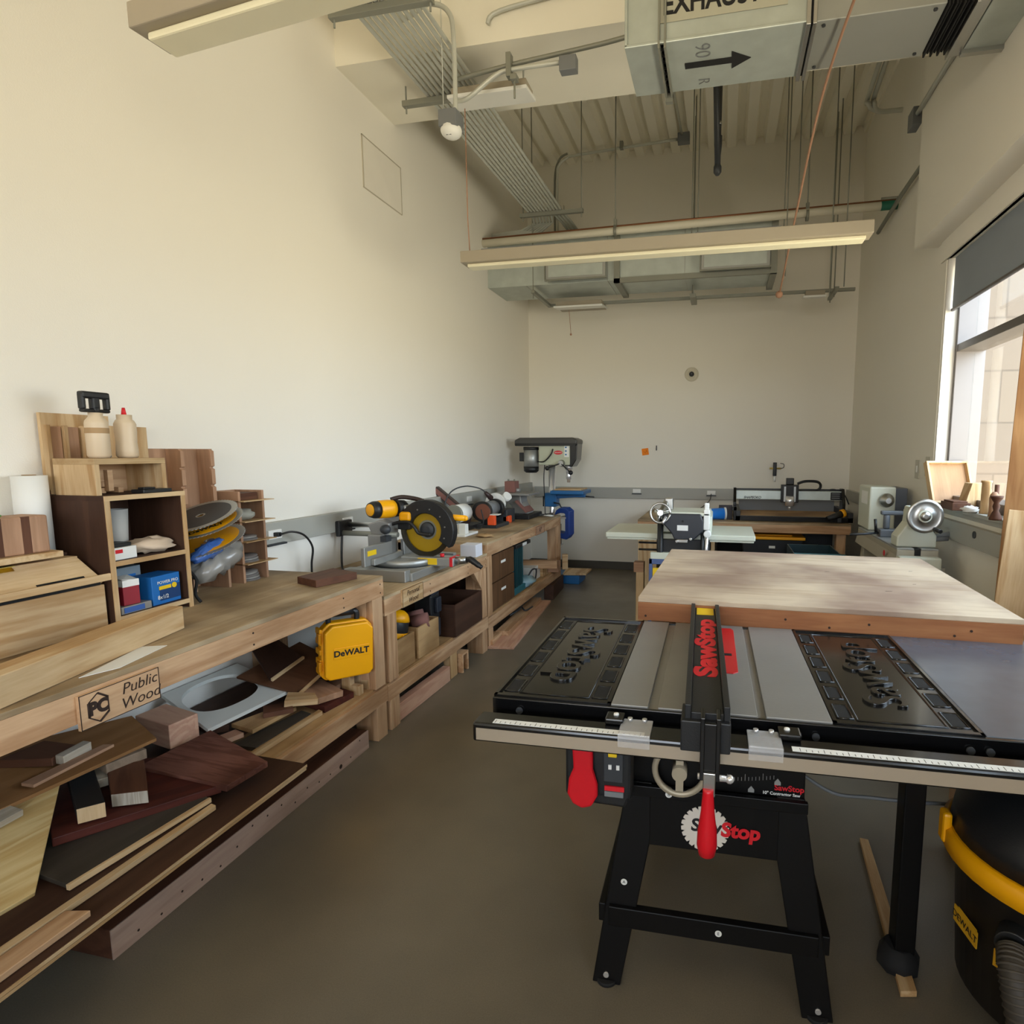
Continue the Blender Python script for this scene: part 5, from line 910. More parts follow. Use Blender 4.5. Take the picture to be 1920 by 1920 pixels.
# fence
f = MB().box(-.074, -.060, -.13, .86, TZ_+.004, TZ_+.072).box(.012, .026, -.13, .86, TZ_+.004, TZ_+.072).box(-.060, .012, -.13, .86, TZ_+.006, TZ_+.055).build('fence', M['blackplastic'], t, .002, rot=(0, 0, math.radians(1.0)))
text('fence_lettering', 'SawStop', .082, M['redlabel'], f, (-.023, .36, TZ_+.0556), (0, 0, PI/2), .0005, sx=1.9, off=.004); MB().box(-.054, .006, .69, .85, TZ_+.055, TZ_+.0565).build('yellow_label', M['yellow2'], f); MB().box(-.05, .002, .80, .82, TZ_+.0565, TZ_+.057).build('label_print', M['whitelabel'], f)
MB().box(-.080, .03, -.145, -.05, .835, TZ_+.04).build('fence_head', M['blackplastic'], t, .003); MB().box(-.036, -.026, -.165, -.11, .78, .925).box(-.002, .008, -.165, -.11, .78, .925).box(-.036, .008, -.16, -.145, .80, .91).build('lever_bracket', K, t, .002)
MB().box(-.028, -.001, -.168, -.15, .745, .80).build('lever_tang', M['steel'], t, .002); MB().cyl((-.04, -.155, .785), (.03, -.155, .785), .007, n=12).ball((.03, -.155, .785), .010).build('pivot_bolt', M['chrome'], t)
MB().lathe([(.012, .765), (.012, .755), (.015, .71), (.021, .665), (.0225, .63), (.018, .608), (.006, .600)], (-.016, -.165, 0), n=28).build('lever_handle', M['red'], t)
# cabinet
MB().box(-.225, .235, .12, .70, .585, .835).build('saw_body', M['blacksatin'], t, .004); MB().box(-.225, .235, .70, .98, .60, .80).build('motor_cover', M['blacksatin'], t, .01)
MB().lathe([(.072, 0), (.075, .008), (.072, .016), (.060, .016), (.058, .008), (.060, 0)], (-.09, .10, .655), (0, -1, 0), 40, cap=False).box(-.1, -.08, .085, .095, .6, .71).cyl((-.09, .12, .655), (-.09, .07, .655), .02).build('hand_wheel', mat('cream_wheel', '#b8ab93', .4, .3), t)
MB().lathe([(.07, 0), (.07, .016), (.056, .016), (.056, 0)], (.25, .30, .66), (1, 0, 0), 36, cap=False).cyl((.23, .30, .66), (.28, .30, .66), .02).box(.252, .264, .235, .365, .652, .668).build('tilt_wheel', mat('cream_wheel', '#b8ab93', .4, .3), t)
g = MB()
for k in range(19):
    a = math.radians(-62+k*3.2); l_ = .018 if k % 5 == 0 else .010; g.box(-.0006, .0006, -.001, 0, 0, l_, Matrix.Translation((-.01+.165*(k/18.0), .1195, .625+.018*(k/18.0)**2)) )
g.build('angle_scale', mat('scale_grey', '#8f8f8c', .5), t)
mb = MB()
for x_, z_ in ((.098, .600), (.165, .628)): mb.prism([(x_-.008, z_), (x_+.008, z_), (x_+.008, z_+.008), (x_, z_+.018), (x_-.008, z_+.008)], .118, .1195, 'xz')
each(mb, 'scale_pointer', mat('scale_grey', '#8f8f8c', .5), t)
text('lettering', 'SawStop', .022, M['redlabel'], t, (.195, .1195, .625-.005), FY, .0005, off=.0005); text('lettering', '10" Contractor Saw', .0118, M['whitelabel'], t, (.175, .1195, .603), FY, .0005, off=.0003)
# stand: splayed legs and cross members
def leg(sx, yf, sy):
    P = lambda x, z: (sx*x, yf+sy*(.60-z)*.06, z)
    mb = MB(); o_ = [(.235, .60), (.325, .0), (.245, .0), (.165, .45), (.165, .60)]
    if sx < 0: pass
    A_ = [P(x, z) for x, z in o_]; B_ = [(p[0], p[1]-sy*-.03, p[2]) for p in A_]; B_ = [(p[0], p[1]+(-sy)*-.0+(.03 if sy < 0 else -.03), p[2]) for p in A_]; n = 5
    mb.add(A_+B_, [tuple(range(n)), tuple(reversed(range(n, 2*n)))]+[(i, i+n, (i+1) % n+n, (i+1) % n) for i in range(n)])
    return mb
for sx in (-1, 1):
    for yf, sy in ((.11, -1), (.70, 1)):
        leg(sx, yf, sy).build('leg', M['blacksatin'], t, .003)
        MB().cyl((sx*.285, yf+sy*.034+(.0 if sy > 0 else .0), .03), (sx*.285, yf+sy*.040, .03), .008, n=10).build('foot_bolt', M['chrome'], t)
        MB().lathe([(.03, 0), (.03, .012)], (sx*.285, yf+sy*.02, .0)).build('rubber_foot', M['black_rubber'], t)
MB().prism([(-.170, .60), (-.170, .425), (.170, .425), (.170, .60)], .100, .104, 'xz').box(-.24, .24, .09, .106, .57, .60).build('stand_apron', M['blacksatin'], t, .002); MB().prism([(-.170, .60), (-.170, .425), (.170, .425), (.170, .60)], .704, .708, 'xz').build('stand_apron', M['blacksatin'], t, .002)
MB().box(-.28, .28, .076, .10, .18, .24).build('cross_bar', M['blacksatin'], t, .003); MB().box(-.28, .28, .71, .735, .18, .24).build('cross_bar', M['blacksatin'], t, .003)
for sx in (-1, 1): MB().box(sx*.30-.01, sx*.30+.01, .09, .72, .18, .235).build('side_bar', M['blacksatin'], t, .003)
nn = 22; out = []
for k in range(nn):
    a0 = 2*PI*k/nn; out += [(-.02+.064*math.cos(a0), .493+.064*math.sin(a0)), (-.02+.064*math.cos(a0+.16), .493+.064*math.sin(a0+.16)), (-.02+.055*math.cos(a0+.2), .493+.055*math.sin(a0+.2))]
MB().prism(out, .0975, .0995, 'xz').build('blade_emblem', mat('emblem_white', '#d8cfc4', .5), t)
text('lettering', 'Saw', .050, M['ink'], t, (-.018, .0970, .500), FY, .0004, off=.0014, shear=.1); text('lettering', 'Stop', .055, M['redlabel'], t, (.072, .0970, .496), FY, .0008, off=.0022, shear=.1)
for x_, y_, z_, s_ in ((-.118, .0895, .585, 'B'), (-.238, .0905, .31, 'A'), (.022, .0745, .210, 'E')):
    b_ = MB().lathe([(.009, 0), (.009, .0015)], (x_, y_, z_), (0, -1, 0), 20).build('round_sticker', M['whitelabel'], t); text('lettering', s_, .012, M['ink'], b_, (x_, y_-.0018, z_), FY, .0002)
# switch box
MB().box(-.375, -.205, -.03, .03, .625, .76).prism([(-.375, .66), (-.355, .61), (-.22, .605), (-.205, .64)], -.03, .03, 'xz').build('switch_box', M['blackplastic'], t, .008); MB().box(-.36, -.22, -.02, .0, .76, .80).build('switch_bracket', K, t)
pd = [(-.353, .765), (-.30, .765), (-.300, .71), (-.288, .67), (-.288, .64), (-.303, .612), (-.328, .604), (-.352, .615), (-.366, .64), (-.362, .68), (-.350, .71)]
MB().prism(pd, -.05, -.034, 'xz').build('red_paddle', M['red'], t, .006); MB().box(-.275, -.225, -.034, -.03, .675, .755).build('switch_panel', M['darkgrey'], t, .003); MB().box(-.262, -.24, -.042, -.034, .745, .765).build('yellow_key', M['yellow2'], t, .002); MB().box(-.26, -.246, -.038, -.034, .765, .773).build('red_key', M['redlabel'], t)
MB().box(-.262, -.254, -.0365, -.034, .71, .722).box(-.242, -.234, -.0365, -.034, .71, .722).build('indicator_lights', M['whitelabel'], t); MB().box(-.272, -.222, -.035, -.0305, .652, .664).build('red_warning_label', M['redlabel'], t); MB().box(-.272, -.224, -.0348, -.0305, .636, .650).build('warning_text', M['grey'], t)
# extension table leg
MB().box(.525, .58, .27, .335, .06, .84).build('extension_leg', M['blacksatin'], t, .004); MB().lathe([(.04, .0), (.058, .01), (.058, .04), (.038, .075)], (.545, .30, 0), n=8).build('leg_foot', M['black_rubber'], t); MB().box(.51, 1.2, .12, .14, .72, .83).build('extension_frame', M['blacksatin'], t, .003)
MB().tube([(.235, .30, .58), (.34, .30, .52), (.45, .33, .50), (.60, .35, .49), (.9, .4, .48)], .005, 6, smooth=5).build('grey_power_cord', M['grey'], t)
# stick on the floor
SB('wood_strip', 'narrow pale stick lying on the floor right of the table saw stand', 'lumber', [(.563, 1.63, .02), (.585, 2.30, .02), (.555, 2.305, .02), (.518, 1.62, .02)], .018, palepine('x'), .002)
# ================================================================ wet/dry vacuum
t = thing('shop_vacuum', 'large black and yellow wet dry vacuum at the bottom right', 'vacuum cleaner', (.885, 1.62, 0), 0)
MB().lathe([(.19, .07), (.225, .10), (.245, .42), (.26, .44), (.26, .46)], n=48).build('tank', mat('tank_black', '#1b1714', .4), t); MB().lathe([(.268, .45), (.28, .455), (.28, .50), (.268, .51)], n=48).build('yellow_band', M['yellow'], t)
MB().lathe([(.262, .51), (.255, .56), (.20, .65), (.12, .69), (.001, .70)], n=48).build('motor_head', M['blackplastic'], t); MB().box(-.285, -.262, .02, .06, .46, .545).build('latch', M['yellow'], t, .008)
for a in (45, 135, 225, 315):
    ca, sa = math.cos(math.radians(a)), math.sin(math.radians(a)); cs = MB().lathe([(.035, -.0), (.045, .04), (.03, .09)], (.19*ca, .19*sa, .05), n=16).build('caster_housing', M['blackplastic'], t, .003); MB().cyl((.20*ca-.015*sa, .20*sa+.015*ca, .028), (.20*ca+.015*sa, .20*sa-.015*ca, .028), .028).build('wheel', M['darkgrey'], cs)
MB().lathe([(.26, .0), (.26, .0)], n=4) if False else None
MB().tube([(-.20, -.20, .36), (-.215, -.25, .33), (-.20, -.29, .22), (-.16, -.31, .12), (-.05, -.33, .05), (.25, -.36, .04)], .032, 14, smooth=10).build('hose', mat('hose_grey', '#37322c', .6), t)
hr = MB()
import mathutils
pp = [Vector(p) for p in ((-.20, -.20, .36), (-.215, -.25, .33), (-.20, -.29, .22), (-.16, -.31, .12), (-.05, -.33, .05), (.25, -.36, .04))]
for i in range(1, 40):
    u = i/40*(len(pp)-1); k = min(int(u), len(pp)-2); v = u-k; p0 = pp[max(k-1, 0)]; p1 = pp[k]; p2 = pp[k+1]; p3 = pp[min(k+2, len(pp)-1)]
    f_ = lambda v: .5*((2*p1)+(p2-p0)*v+(2*p0-5*p1+4*p2-p3)*v*v+(3*p1-p0-3*p2+p3)*v**3)
    a = f_(v); b = f_(v+.02); d_ = (b-a).normalized(); hr.lathe([(.032, -.003), (.0355, 0), (.032, .003)], a, d_, 14, cap=False)
hr.build('hose_ribs', mat('hose_grey2', '#453f37', .6), t)
for a_, s_ in ((190, 'DEWALT'), (224, 'POWER')):
    ca, sa = math.cos(math.radians(a_)), math.sin(math.radians(a_)); rz = math.radians(a_+90)
    l = MB().box(-.05, .05, -.003, 0, -.022, .022).box(-.03, .05, -.004, -.003, .024, .03).build('yellow_label', mat('ochre_label', '#d9a420', .5), t, 0, (.241*ca, .241*sa, .28), (0, 0, rz)); text('lettering', s_, .026, M['ink'], l, (0, -.0045, 0), FY, .0003)
MB().cyl((-.15, -.12, .36), (-.20, -.20, .36), .04).build('hose_port', M['blackplastic'], t, .003)
# ================================================================ outfeed worktable
t = thing('outfeed_table', 'broad plywood worktable behind the table saw', 'table', (.35, 2.775, 0), math.radians(-1.4))
wt = wood('birch_top', '#d8c8b0', '#b7a186', 'x', scale=1.5, fig=.45, blotch='#a8969a')
MB().box(-.64, .655, -.585, .585, .932, .951).build('table_top', wt, t, .002); MB().box(-.62, .635, -.583, -.545, .868, .932).build('front_apron', cedar('x'), t, .002); MB().box(-.64, .655, -.587, -.583, .862, .932).build('front_face', wood('redwood', '#b07a50', '#8a5636', 'x'), t, .001)
MB().box(-.64, -.602, -.583, .585, .862, .932).box(.617, .655, -.583, .585, .862, .932).build('side_apron', cedar('y'), t, .002); MB().box(-.64, .655, .547, .585, .862, .932).build('rear_apron', cedar('x'), t, .002)
for x_ in (-.60, .53):
    for y_ in (-.50, .46): MB().box(x_, x_+.089, y_, y_+.089, 0, .932).build('leg', pine('z'), t, .003)
sc_ = MB()
for x_ in (-.61, -.1, .05, .18, .45, .5): sc_.cyl((x_, -.587, .90-.02*(int(x_*100) % 2)), (x_, -.5885, .90-.02*(int(x_*100) % 2)), .0045, n=8)
each(sc_, 'screw', M['burn'], t); mk = MB()
for x_, y_, l_ in ((.30, -.26, .03), (.44, -.10, .018), (.12, .1, .025), (.5, .2, .02)): mk.add([(x_, y_, .9513), (x_+l_, y_+.006, .9513), (x_+l_*.9, y_+.010, .9513), (x_+.005, y_+.007, .9513)], [(0, 1, 2, 3)])
each(mk, 'gouge', M['burn'], t)
# ================================================================ planer on its stand
t = thing('thickness_planer', 'benchtop planer with hand wheel and long grey side tables', 'planer', (-.30, 4.78, 0))
MB().box(-.58, .55, -.28, .32, .845, .885).build('roller_tables', M['putty'], t, .006); MB().box(-.57, .54, -.27, .31, .83, .848).build('table_underside', M['putty'], t, .003)
mb = MB().prism([(-.13, 1.04), (-.13, .98), (-.06, .90), (-.04, .855), (.10, .855), (.17, .92), (.17, 1.0), (.15, 1.05), (-.10, 1.05)], -.38, -.30, 'xz'); mb.build('motor_plate', mat('blueblack_plate', '#22252c', .4), t, .008)
MB().box(-.02, .06, -.383, -.38, .925, .965).build('white_label', M['whitelabel'], t); MB().cyl((.02, -.38, .995), (.02, -.388, .995), .008).build('plate_screw', M['ink'], t)
MB().box(-.18, .23, -.30, .15, .90, 1.03).build('cutter_head', M['putty'], t, .01); MB().box(-.18, .22, -.36, .02, 1.03, 1.06).build('top_cover', M['putty'], t, .01)
MB().box(.17, .215, -.36, -.30, .93, 1.08).box(.175, .21, -.35, -.33, 1.08, 1.13).lathe([(.028, 0), (.028, .05)], (.20, -.36, .90), (0, 1, 0), 16).build('right_bracket', M['white'], t, .006)
for x_ in (.165, .195, -.16): MB().cyl((x_, -.33, .45), (x_, -.33, 1.03), .014 if x_ > 0 else .012).build('post', M['chrome'] if x_ > .18 else M['blackplastic'], t)
MB().cyl((-.145, -.33, .45), (-.145, -.33, 1.0), .018).build('post', M['blackplastic'], t)
hw = MB(); hc = Vector((-.145, -.40, 1.055)); ax = Vector((.1, -1, .15)).normalized(); q_ = Vector((0, 0, 1)).rotation_difference(ax)
hw.tube([tuple(q_ @ Vector((.072*math.cos(a), .072*math.sin(a), 0)) + hc) for a in [2*PI*k/28 for k in range(29)]], .009, 8)
for k in range(3): a = 2*PI*k/3+.4; hw.cyl(hc, q_ @ Vector((.072*math.cos(a), .072*math.sin(a), 0)) + hc, .007)
hw.cyl(hc-ax*.03, hc+ax*.02, .022).build('hand_wheel', M['steel'], t); MB().cyl((-.145, -.34, 1.05), (-.12, -.16, 1.12), .025).box(-.13, -.07, -.20, -.10, 1.06, 1.15).build('crank_gearbox', M['steel'], t, .006)
MB().cyl((-.10, -.43, 1.03), (-.12, -.47, .985), .01).build('wheel_knob', M['chrome'], t)
MB().box(-.02, .06, -.395, -.37, .835, .86).cyl((-.02, -.38, .845), (-.02, -.40, .845), .012).cyl((.08, -.38, .865), (.08, -.40, .865), .012).build('lower_handle', M['steel'], t, .004)
MB().box(-.18, .22, -.30, .20, .55, .845).build('stand_box', M['blackplastic'], t, .005); MB().box(-.22, .25, -.3, .25, .0, .04).build('stand_base', M['darkgrey'], t)
for x_ in (-.18, .18): MB().box(x_, x_+.04, -.25, .2, .04, .55).build('stand_leg', M['putty'], t, .003)
for z_ in (.80, .745): MB().cyl((-.33, -.2, z_), (-.16, -.2, z_), .008, n=8).build('rod', M['blackplastic'], t)
t = thing('folding_stand', 'blue framed stand with yellow panel peeking past the worktable corner', 'stand', (-.50, 4.42, 0))
MB().box(-.03, -.005, 0, .03, .03, .70).box(.14, .165, 0, .03, .03, .70).box(-.03, .165, 0, .03, .66, .70).box(-.03, .165, 0, .03, .0, .04).build('blue_frame', mat('frame_blue', '#4d5f8a', .4), t, .003); MB().box(.0, .13, .005, .02, .20, .63).build('yellow_panel', M['yellow2'], t); MB().box(-.02, .12, .0, .05, .70, .75).build('white_top', M['putty'], t, .004); MB().box(.02, .1, .0, .005, .45, .5).build('black_print', M['ink'], t)
o = MB().box(-.04, .04, -.04, .04, 0, .08).build('wood_block', cedar('x'), None, .003, (-.63, 4.62, .56)); tag(o, 'square wooden block end beside the blue framed stand', 'wood block')
o.parent = None
# the crate carrying the block
o2 = MB().box(-.02, .04, -.04, .04, 0, .56).build('wood_post', palepine('z'), None, .002, (-.63, 4.62, 0)); tag(o2, 'upright pale post under the square wooden block', 'wood post')
# ================================================================ rear bench
t = thing('workbench', 'rear wooden bench along the far wall carrying the milling machine', 'workbench', (-.86, 6.15, 0))
MB().box(0, 2.10, 0, 1.22, .782, .80).build('worktop', worn('x'), t, .002); MB().box(0, 2.10, 0, .038, .70, .782).build('front_rail', pine('x'), t, .002); MB().box(0, .038, .038, 1.22, .70, .782).build('end_rail', pine('y'), t, .002)
MB().box(.02, .80, .045, .06, .0, .70).build('plywood_panel', palepine('z'), t, .001); MB().box(.0, .02, .04, 1.2, .02, .70).build('plywood_side', palepine('z'), t, .001)
for x_ in (0.02, 1.98):
    for y_ in (.07, 1.10): MB().box(x_, x_+.089, y_, y_+.089, 0, .782).build('leg', pine('z'), t, .002)
MB().box(.82, 2.09, .9, .92, .0, .78).build('dark_back_panel', M['blackplastic'], t)  # black sheet added to stand in for the dark void under the bench
# milling machine (desktop router)
t = thing('router_machine', 'desktop routing machine with a long aluminium gantry on the rear bench', 'milling machine', (.72, 6.28, .802))
MB().box(-.58, .56, 0, .05, 0, .05).build('front_bar', M['black'], t, .003); MB().box(-.58, .56, .80, .85, 0, .09).build('rear_bar', M['castalu'], t, .003)
for x_ in (-.58, .51): MB().box(x_, x_+.05, .0, .85, 0.0, .10).build('side_rail', M['blackplastic'], t, .003)
MB().box(-.53, .51, .05, .80, .02, .04).build('spoil_board', plyface('x'), t); MB().box(-.53, .51, .78, .80, .04, .17).build('rear_extrusion', M['grey'], t)
for x_ in (-.60, .50): e_ = MB().prism([(.25, .0), (.42, .0), (.42, .18), (.46, .32), (.34, .32), (.25, .17)], x_, x_+.03, 'yz').build('gantry_plate', M['black'], t, .004)
MB().box(-.57, .53, .37, .43, .195, .29).build('gantry_beam', M['galv'], t, .003); MB().box(-.57, .53, .43, .44, .29, .31).build('gantry_rail', M['blackplastic'], t); text('lettering', 'SHAPEOKO', .035, M['ink'], t, (-.40, .368, .215), FY, .0005, shear=.3, off=.001)
MB().box(.40, .50, .366, .37, .20, .28).build('black_label', M['ink'], t); lb = MB()
for k in range(3): lb.box(.41, .49, .3655, .366, .215+k*.022, .225+k*.022)
lb.build('label_lines', M['grey'], t)
MB().box(-.11, .07, .30, .37, .17, .36).box(-.06, .02, .30, .36, .36, .43).build('router_carriage', M['black'], t, .006); MB().cyl((-.02, .27, .14), (-.02, .27, .24), .045).cyl((-.02, .27, .10), (-.02, .27, .14), .015).build('spindle', M['chrome'], t); MB().box(-.08, -.06, .29, .30, .18, .34).box(.02, .04, .29, .30, .18, .34).build('carriage_rails', M['castalu'], t)
MB().tube([(.06, .34, .37), (.14, .36, .395), (.26, .38, .39), (.30, .40, .35), (.27, .40, .30), (.14, .39, .285), (.08, .38, .30)], .014, 8, smooth=6).build('drag_chain', M['blackplastic'], t)
MB().tube([(.34, .42, .29), (.44, .42, .31), (.54, .42, .26), (.60, .45, .15)], .006, 6, smooth=5).build('cable', M['darkgrey'], t)
MB().box(-.60, -.57, .0, .04, .0, .14).box(-.62, -.57, .0, .06, .10, .14).build('front_end_plate', M['black'], t, .003)
t = thing('film_roll', 'bright blue roll of film with white end lying on the rear bench', 'roll', (-.30, 6.24, .802), math.radians(14))
MB().cyl((0, 0, .055), (.33, 0, .065), .05, .062, 28).build('blue_film', M['rollblue'], t); MB().lathe([(.058, 0), (.066, .01), (.066, .02), (.04, .022)], (.33, 0, .065), (1, 0, 0), 28).build('white_end', M['white'], t); MB().cyl((-.20, 0, .045), (0, 0, .055), .03, .04).build('dark_blue_tail', mat('navy_film', '#1f4f97', .4), t)
o = MB().box(-.07, .07, 0, .03, 0, .15).build('dark_plate', mat('maroonblack', '#2a2024', .5), None, .003, (.04, 6.36, .802)); tag(o, 'dark upright plate at the right end of the blue roll', 'plate')
o = MB().tube([(-.13, YB-.05, 1.0), (-.15, 7.3, .92), (-.25, 7.0, .85), (-.35, 6.8, .81), (-.5, 6.7, .81)], .005, 6, smooth=6).build('power_cable', M['darkgrey']); tag(o, 'thin cord running from the far wall raceway onto the rear bench', 'cord')
c = carton('small pale object at the left end of the rear bench', (-.62, 6.9, .802), (.15, .1, .03), M['putty'])
# tote and dark things under the rear bench
t = thing('storage_tote', 'black storage tote with a bright yellow lid under the rear bench', 'tote', (.51, 6.42, 0))
MB().prism([(-.26, .28), (.26, .28), (.30, .62), (-.30, .62)], -.18, .20, 'xz').build('tub', mat('tote_black', '#15171b', .35), t, .008); MB().box(-.32, .32, -.21, .22, .62, .65).box(-.18, .20, -.14, .14, .65, .665).build('lid', M['yellow'], t, .006); MB().box(-.03, .03, -.196, -.19, .53, .555).build('white_tag', M['whitelabel'], t)
o = MB().prism([(-.26, .0), (.26, .0), (.30, .27), (-.30, .27)], -.18, .20, 'xz').build('storage_tote', mat('tote_black', '#15171b', .35), None, .008, (.51, 6.42, .001)); tag(o, 'plain black tote underneath the yellow lidded tote', 'tote')
for i, (x_, y_, r_, l_) in enumerate(((.98, 6.45, .12, 'larger grey bag under the rear bench right of the tote'), (1.16, 6.4, .07, 'smaller pale bag under the rear bench'))):
    o = crumple(MB(), (0, 0, .27), (r_, r_, .27), 30+i, 14, .12).build('bag', mat('bag_grey', '#a5a3a0', .7), None, 0, (x_, y_, .001)); tag(o, l_, 'bag')
# ================================================================ wood lathe
LX = 1.20
t = thing('wood_lathe', 'grey-green wood lathe standing along the right wall', 'lathe', (LX, 4.55, 0))
MB().prism([(-.14, .78), (.14, .78), (.12, .86), (.12, .895), (-.12, .895), (-.12, .86)], -.55, .55, 'xz').build('bed', mat('lathe_bed', '#a49d8c', .45), t, .005)
MB().box(-.12, -.02, -.55, .55, .895, .905).box(.02, .12, -.55, .55, .895, .905).build('bed_ways', M['castalu'], t, .002); MB().box(-.018, .018, -.552, .55, .86, .9).build('bed_gap', M['dark'], t)
MB().box(-.095, .09, .33, .70, .905, 1.24).build('headstock', M['putty'], t, .012); MB().lathe([(.05, 0), (.055, .015), (.05, .04), (.03, .05), (.02, .08)], (.02, .33, 1.14), (0, -1, 0), 28).build('spindle', M['steel'], t); MB().box(-.096, -.095, .40, .60, 1.1, 1.2).build('label', M['whitelabel'], t)
tail = [(-.11, .905), (.12, .905), (.12, .98), (.06, 1.06), (.06, 1.16), (-.04, 1.16), (-.05, 1.06), (-.11, .97)]
MB().prism(tail, -.50, -.36, 'xz').build('tailstock', M['putty'], t, .01); MB().cyl((.01, -.62, 1.115), (.01, -.30, 1.115), .038).build('quill', M['putty'], t)
MB().lathe([(.10, 0), (.105, .012), (.10, .024), (.085, .02), (.03, .008), (.028, .03), (.012, .035)], (.01, -.60, 1.115), (0, -1, 0), 40).build('hand_wheel', M['steel'], t); MB().cyl((.06, -.63, 1.04), (.08, -.68, 1.03), .012).build('wheel_crank', M['blackplastic'], t)
MB().cyl((.12, -.43, .97), (.24, -.43, .99), .012, .02).build('lock_lever', M['grey'], t); MB().cyl((.10, -.45, .95), (.20, -.45, .96), .014).build('lock_lever', M['grey'], t)
MB().box(-.10, .08, -.05, .05, .905, .96).cyl((-.05, 0, .96), (-.05, 0, 1.06), .022).box(-.09, .06, -.02, .02, 1.06, 1.09).build('tool_rest', mat('rest_grey', '#5b6066', .45), t, .008); MB().cyl((-.12, -.02, .94), (-.13, -.02, 1.03), .010).build('rest_lever', M['blackplastic'], t); MB().tube([(-.10, 0, .93), (-.20, -.05, .925), (-.30, -.06, .92)], .009, 6).build('rest_arm', M['darkgrey'], t)
MB().lathe([(.02, 0), (.02, .003)], (-.141, -.35, .84), (-1, 0, 0), 16).build('red_badge', M['redlabel'], t); MB().box(-.1435, -.1425, -.50, -.42, .82, .85).build('badge_plate', M['whitelabel'], t) if False else None
for y_ in (-.50, .45): MB().prism([(-.15, .0), (.15, .0), (.10, .78), (-.10, .78)], y_-.03, y_+.05, 'xz').build('leg', mat('lathe_bed', '#a49d8c', .45), t, .01)
MB().box(-.12, .12, -.62, -.55, .70, .86).build('bed_end', M['putty'], t, .012); MB().box(.12, .15, -.60, -.55, .62, .80).build('end_bracket', M['steel'], t, .006)
t = thing('grey_cabinet', 'square dark grey box behind the lathe headstock', 'box', (1.352, 5.15, 0)); MB().box(-.052, .052, -.15, .15, .90, 1.225).build('box_body', mat('bluegrey', '#5a606b', .45), t, .008); MB().box(-.045, .045, -.12, .12, 0, .90).build('pedestal', M['darkgrey'], t, .005)
t = thing('power_tool', 'black and yellow drill lying at the right end of the rear bench', 'drill', (1.13, 6.25, .802)); MB().cyl((-.10, .0, .04), (.05, .05, .09), .025, .035).build('motor_body', M['blackplastic'], t); MB().cyl((.04, .05, .09), (.07, .06, .10), .04).build('yellow_ring', M['yellow'], t); MB().box(.0, .04, .02, .06, 0, .05).build('grip', M['blackplastic'], t, .006)
t = thing('power_cable', 'dark plug and cord in the raceway under the sill', 'cord', (XR-.046, 4.43, 1.01)); MB().box(-.06, 0, -.05, .04, -.025, .03).build('plug', M['darkgrey'], t, .006); MB().tube([(-.05, .03, 0), (-.07, -.08, .0), (-.06, -.15, -.08), (-.04, -.2, -.25), (-.03, -.25, -.5)], .006, 6, smooth=6).build('cable', M['grey'], t)
o = MB().prism([(-.02, .0), (.30, .0), (.30, .55), (-.02, .70)], 0, .5, 'yz').build('teal_bin', mat('deep_teal', '#14333c', .4), None, .005, (.55, 5.45, .001)) if False else None
t = thing('dark_bin', 'dark teal open bin between the rear bench and the lathe', 'bin', (.80, 5.30, 0)); MB().box(-.20, .18, -.25, .40, 0, .02).box(-.20, -.19, -.25, .40, .02, .66).box(.17, .18, -.25, .40, .02, .66).box(-.19, .17, -.25, -.24, .02, .66).box(-.19, .17, .39, .40, .02, .66).build('bin_body', mat('deep_teal', '#14333c', .4), t, .004); MB().box(-.21, .19, -.26, -.23, .64, .68).build('rim', M['teal'], t, .003)
# ================================================================ boards leaning by the window
SB('lumber_board', 'tall reddish plank leaning upright against the window wall', 'board', [(1.20, 3.43, .01), (1.37, 3.30, .01), (1.46, 3.06, 2.55), (1.30, 3.18, 2.55)], .03, wood('fir', '#c79a68', '#9c6d44', 'x'), .003) if False else None
def lean(label, a, b, w, th, m, fr):
    """board from point a (bottom) to point b (top), width along +y tilted"""
    A_, B_ = Vector(a), Vector(b); d = (B_-A_).normalized(); wv = Vector(fr).normalized(); wv = (wv-d*wv.dot(d)).normalized(); nn = d.cross(wv).normalized(); L = (B_-A_).length
    R = Matrix((d, wv, nn)).transposed(); o = MB().box(0, L, -w/2, w/2, 0, th).build('lumber_board', m, None, .003, a, tuple(R.to_euler())); return tag(o, label, 'board')
lean('tall reddish plank leaning upright near the window', (1.375, 3.22, .01), (1.385, 3.12, 2.45), .12, .035, wood('fir', '#c79a68', '#9c6d44', 'x'), (1, -.5, 0))
lean('shorter pale knotty pine board in front of the tall plank', (1.245, 2.88, .01), (1.355, 2.96, 1.24), .20, .02, palepine('x'), (1, -.35, 0))
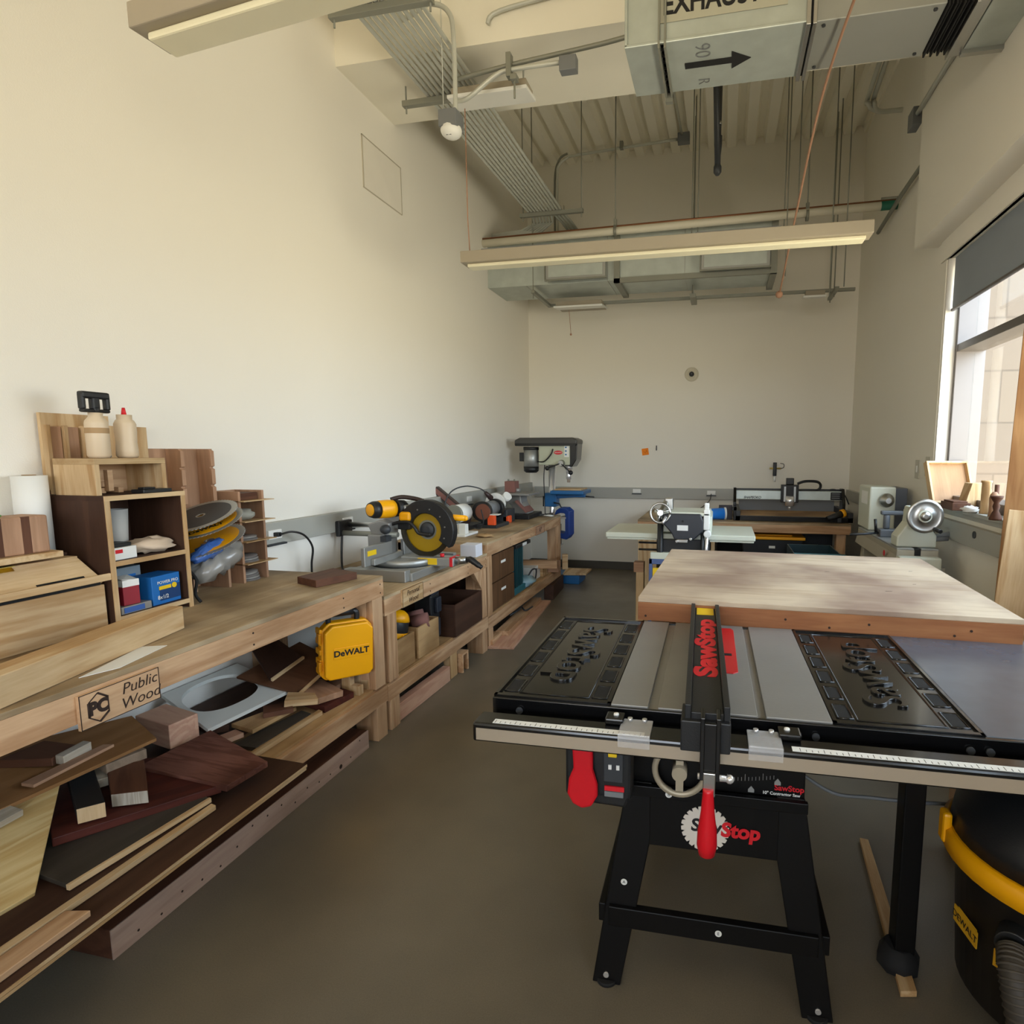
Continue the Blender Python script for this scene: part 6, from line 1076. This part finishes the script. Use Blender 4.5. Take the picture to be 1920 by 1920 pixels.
# ================================================================ things on the window sill
SZ = SZ0+.022
t = thing('wooden_tray', 'shallow framed wooden tray leaning upright at the far end of the sill', 'tray', (1.52, 4.43, SZ), rot=(math.radians(-24), 0, math.radians(10)))
MB().box(-.13, .13, -.006, .006, 0, .30).build('tray_panel', wood('tray', '#b28c66', '#92704e', 'z', fig=.5), t, .001); MB().box(-.14, .14, -.035, .01, 0, .014).box(-.14, .14, -.035, .01, .29, .304).box(-.14, -.126, -.035, .01, .014, .29).box(.126, .14, -.035, .01, .014, .29).build('tray_rim', palepine('z'), t, .001)
o = MB().prism([(-.09, .0), (.09, .0), (.05, .16), (-.05, .16)], -.06, .06, 'xz').build('wedge_block', palepine('z'), None, .002, (1.55, 4.12, SZ)); tag(o, 'pale tapered wooden block on the sill right of the tray', 'wood block')
o = MB().box(-.06, .04, -.10, .10, 0, .045).box(-.05, .03, -.08, .08, .045, .055).build('wooden_box', walnut('y'), None, .002, (1.42, 4.05, SZ)); tag(o, 'small brown wooden box on the sill before the tray', 'box')
o = crumple(MB(), (0, 0, .02), (.045, .06, .02), 44, 12, .25).build('paper_wad', M['paper'], None, 0, (1.41, 3.82, SZ)); tag(o, 'crumpled white wad on the window sill', 'paper')
def spindle(label, x_, y_, prof, m): o = MB().lathe(prof, n=24).build('turned_piece', m, None, 0, (x_, y_, SZ)); tag(o, label, 'turned wood')
spindle('tallest straight wooden cylinder on the sill', 1.47, 3.78, [(.028, 0), (.028, .01), (.024, .03), (.024, .175), (.028, .18), (.028, .19)], palepine('z'))
spindle('second wooden cylinder on the sill with a domed top', 1.45, 3.62, [(.026, 0), (.022, .03), (.024, .10), (.02, .12), (.01, .135)], cedar('z'))
spindle('small dark hourglass shaped turning on the sill', 1.39, 3.44, [(.030, 0), (.030, .01), (.012, .05), (.018, .07), (.012, .09), (.028, .115), (.030, .125)], walnut('z'))
spindle('narrow dark rod standing beside the tallest cylinder', 1.50, 3.72, [(.012, 0), (.012, .17)], walnut('z'))
o = MB().box(-.03, .03, -.05, .05, 0, .06).build('wood_block', cedar('y'), None, .002, (1.53, 3.55, SZ)); tag(o, 'little square block behind the hourglass turning', 'wood block')
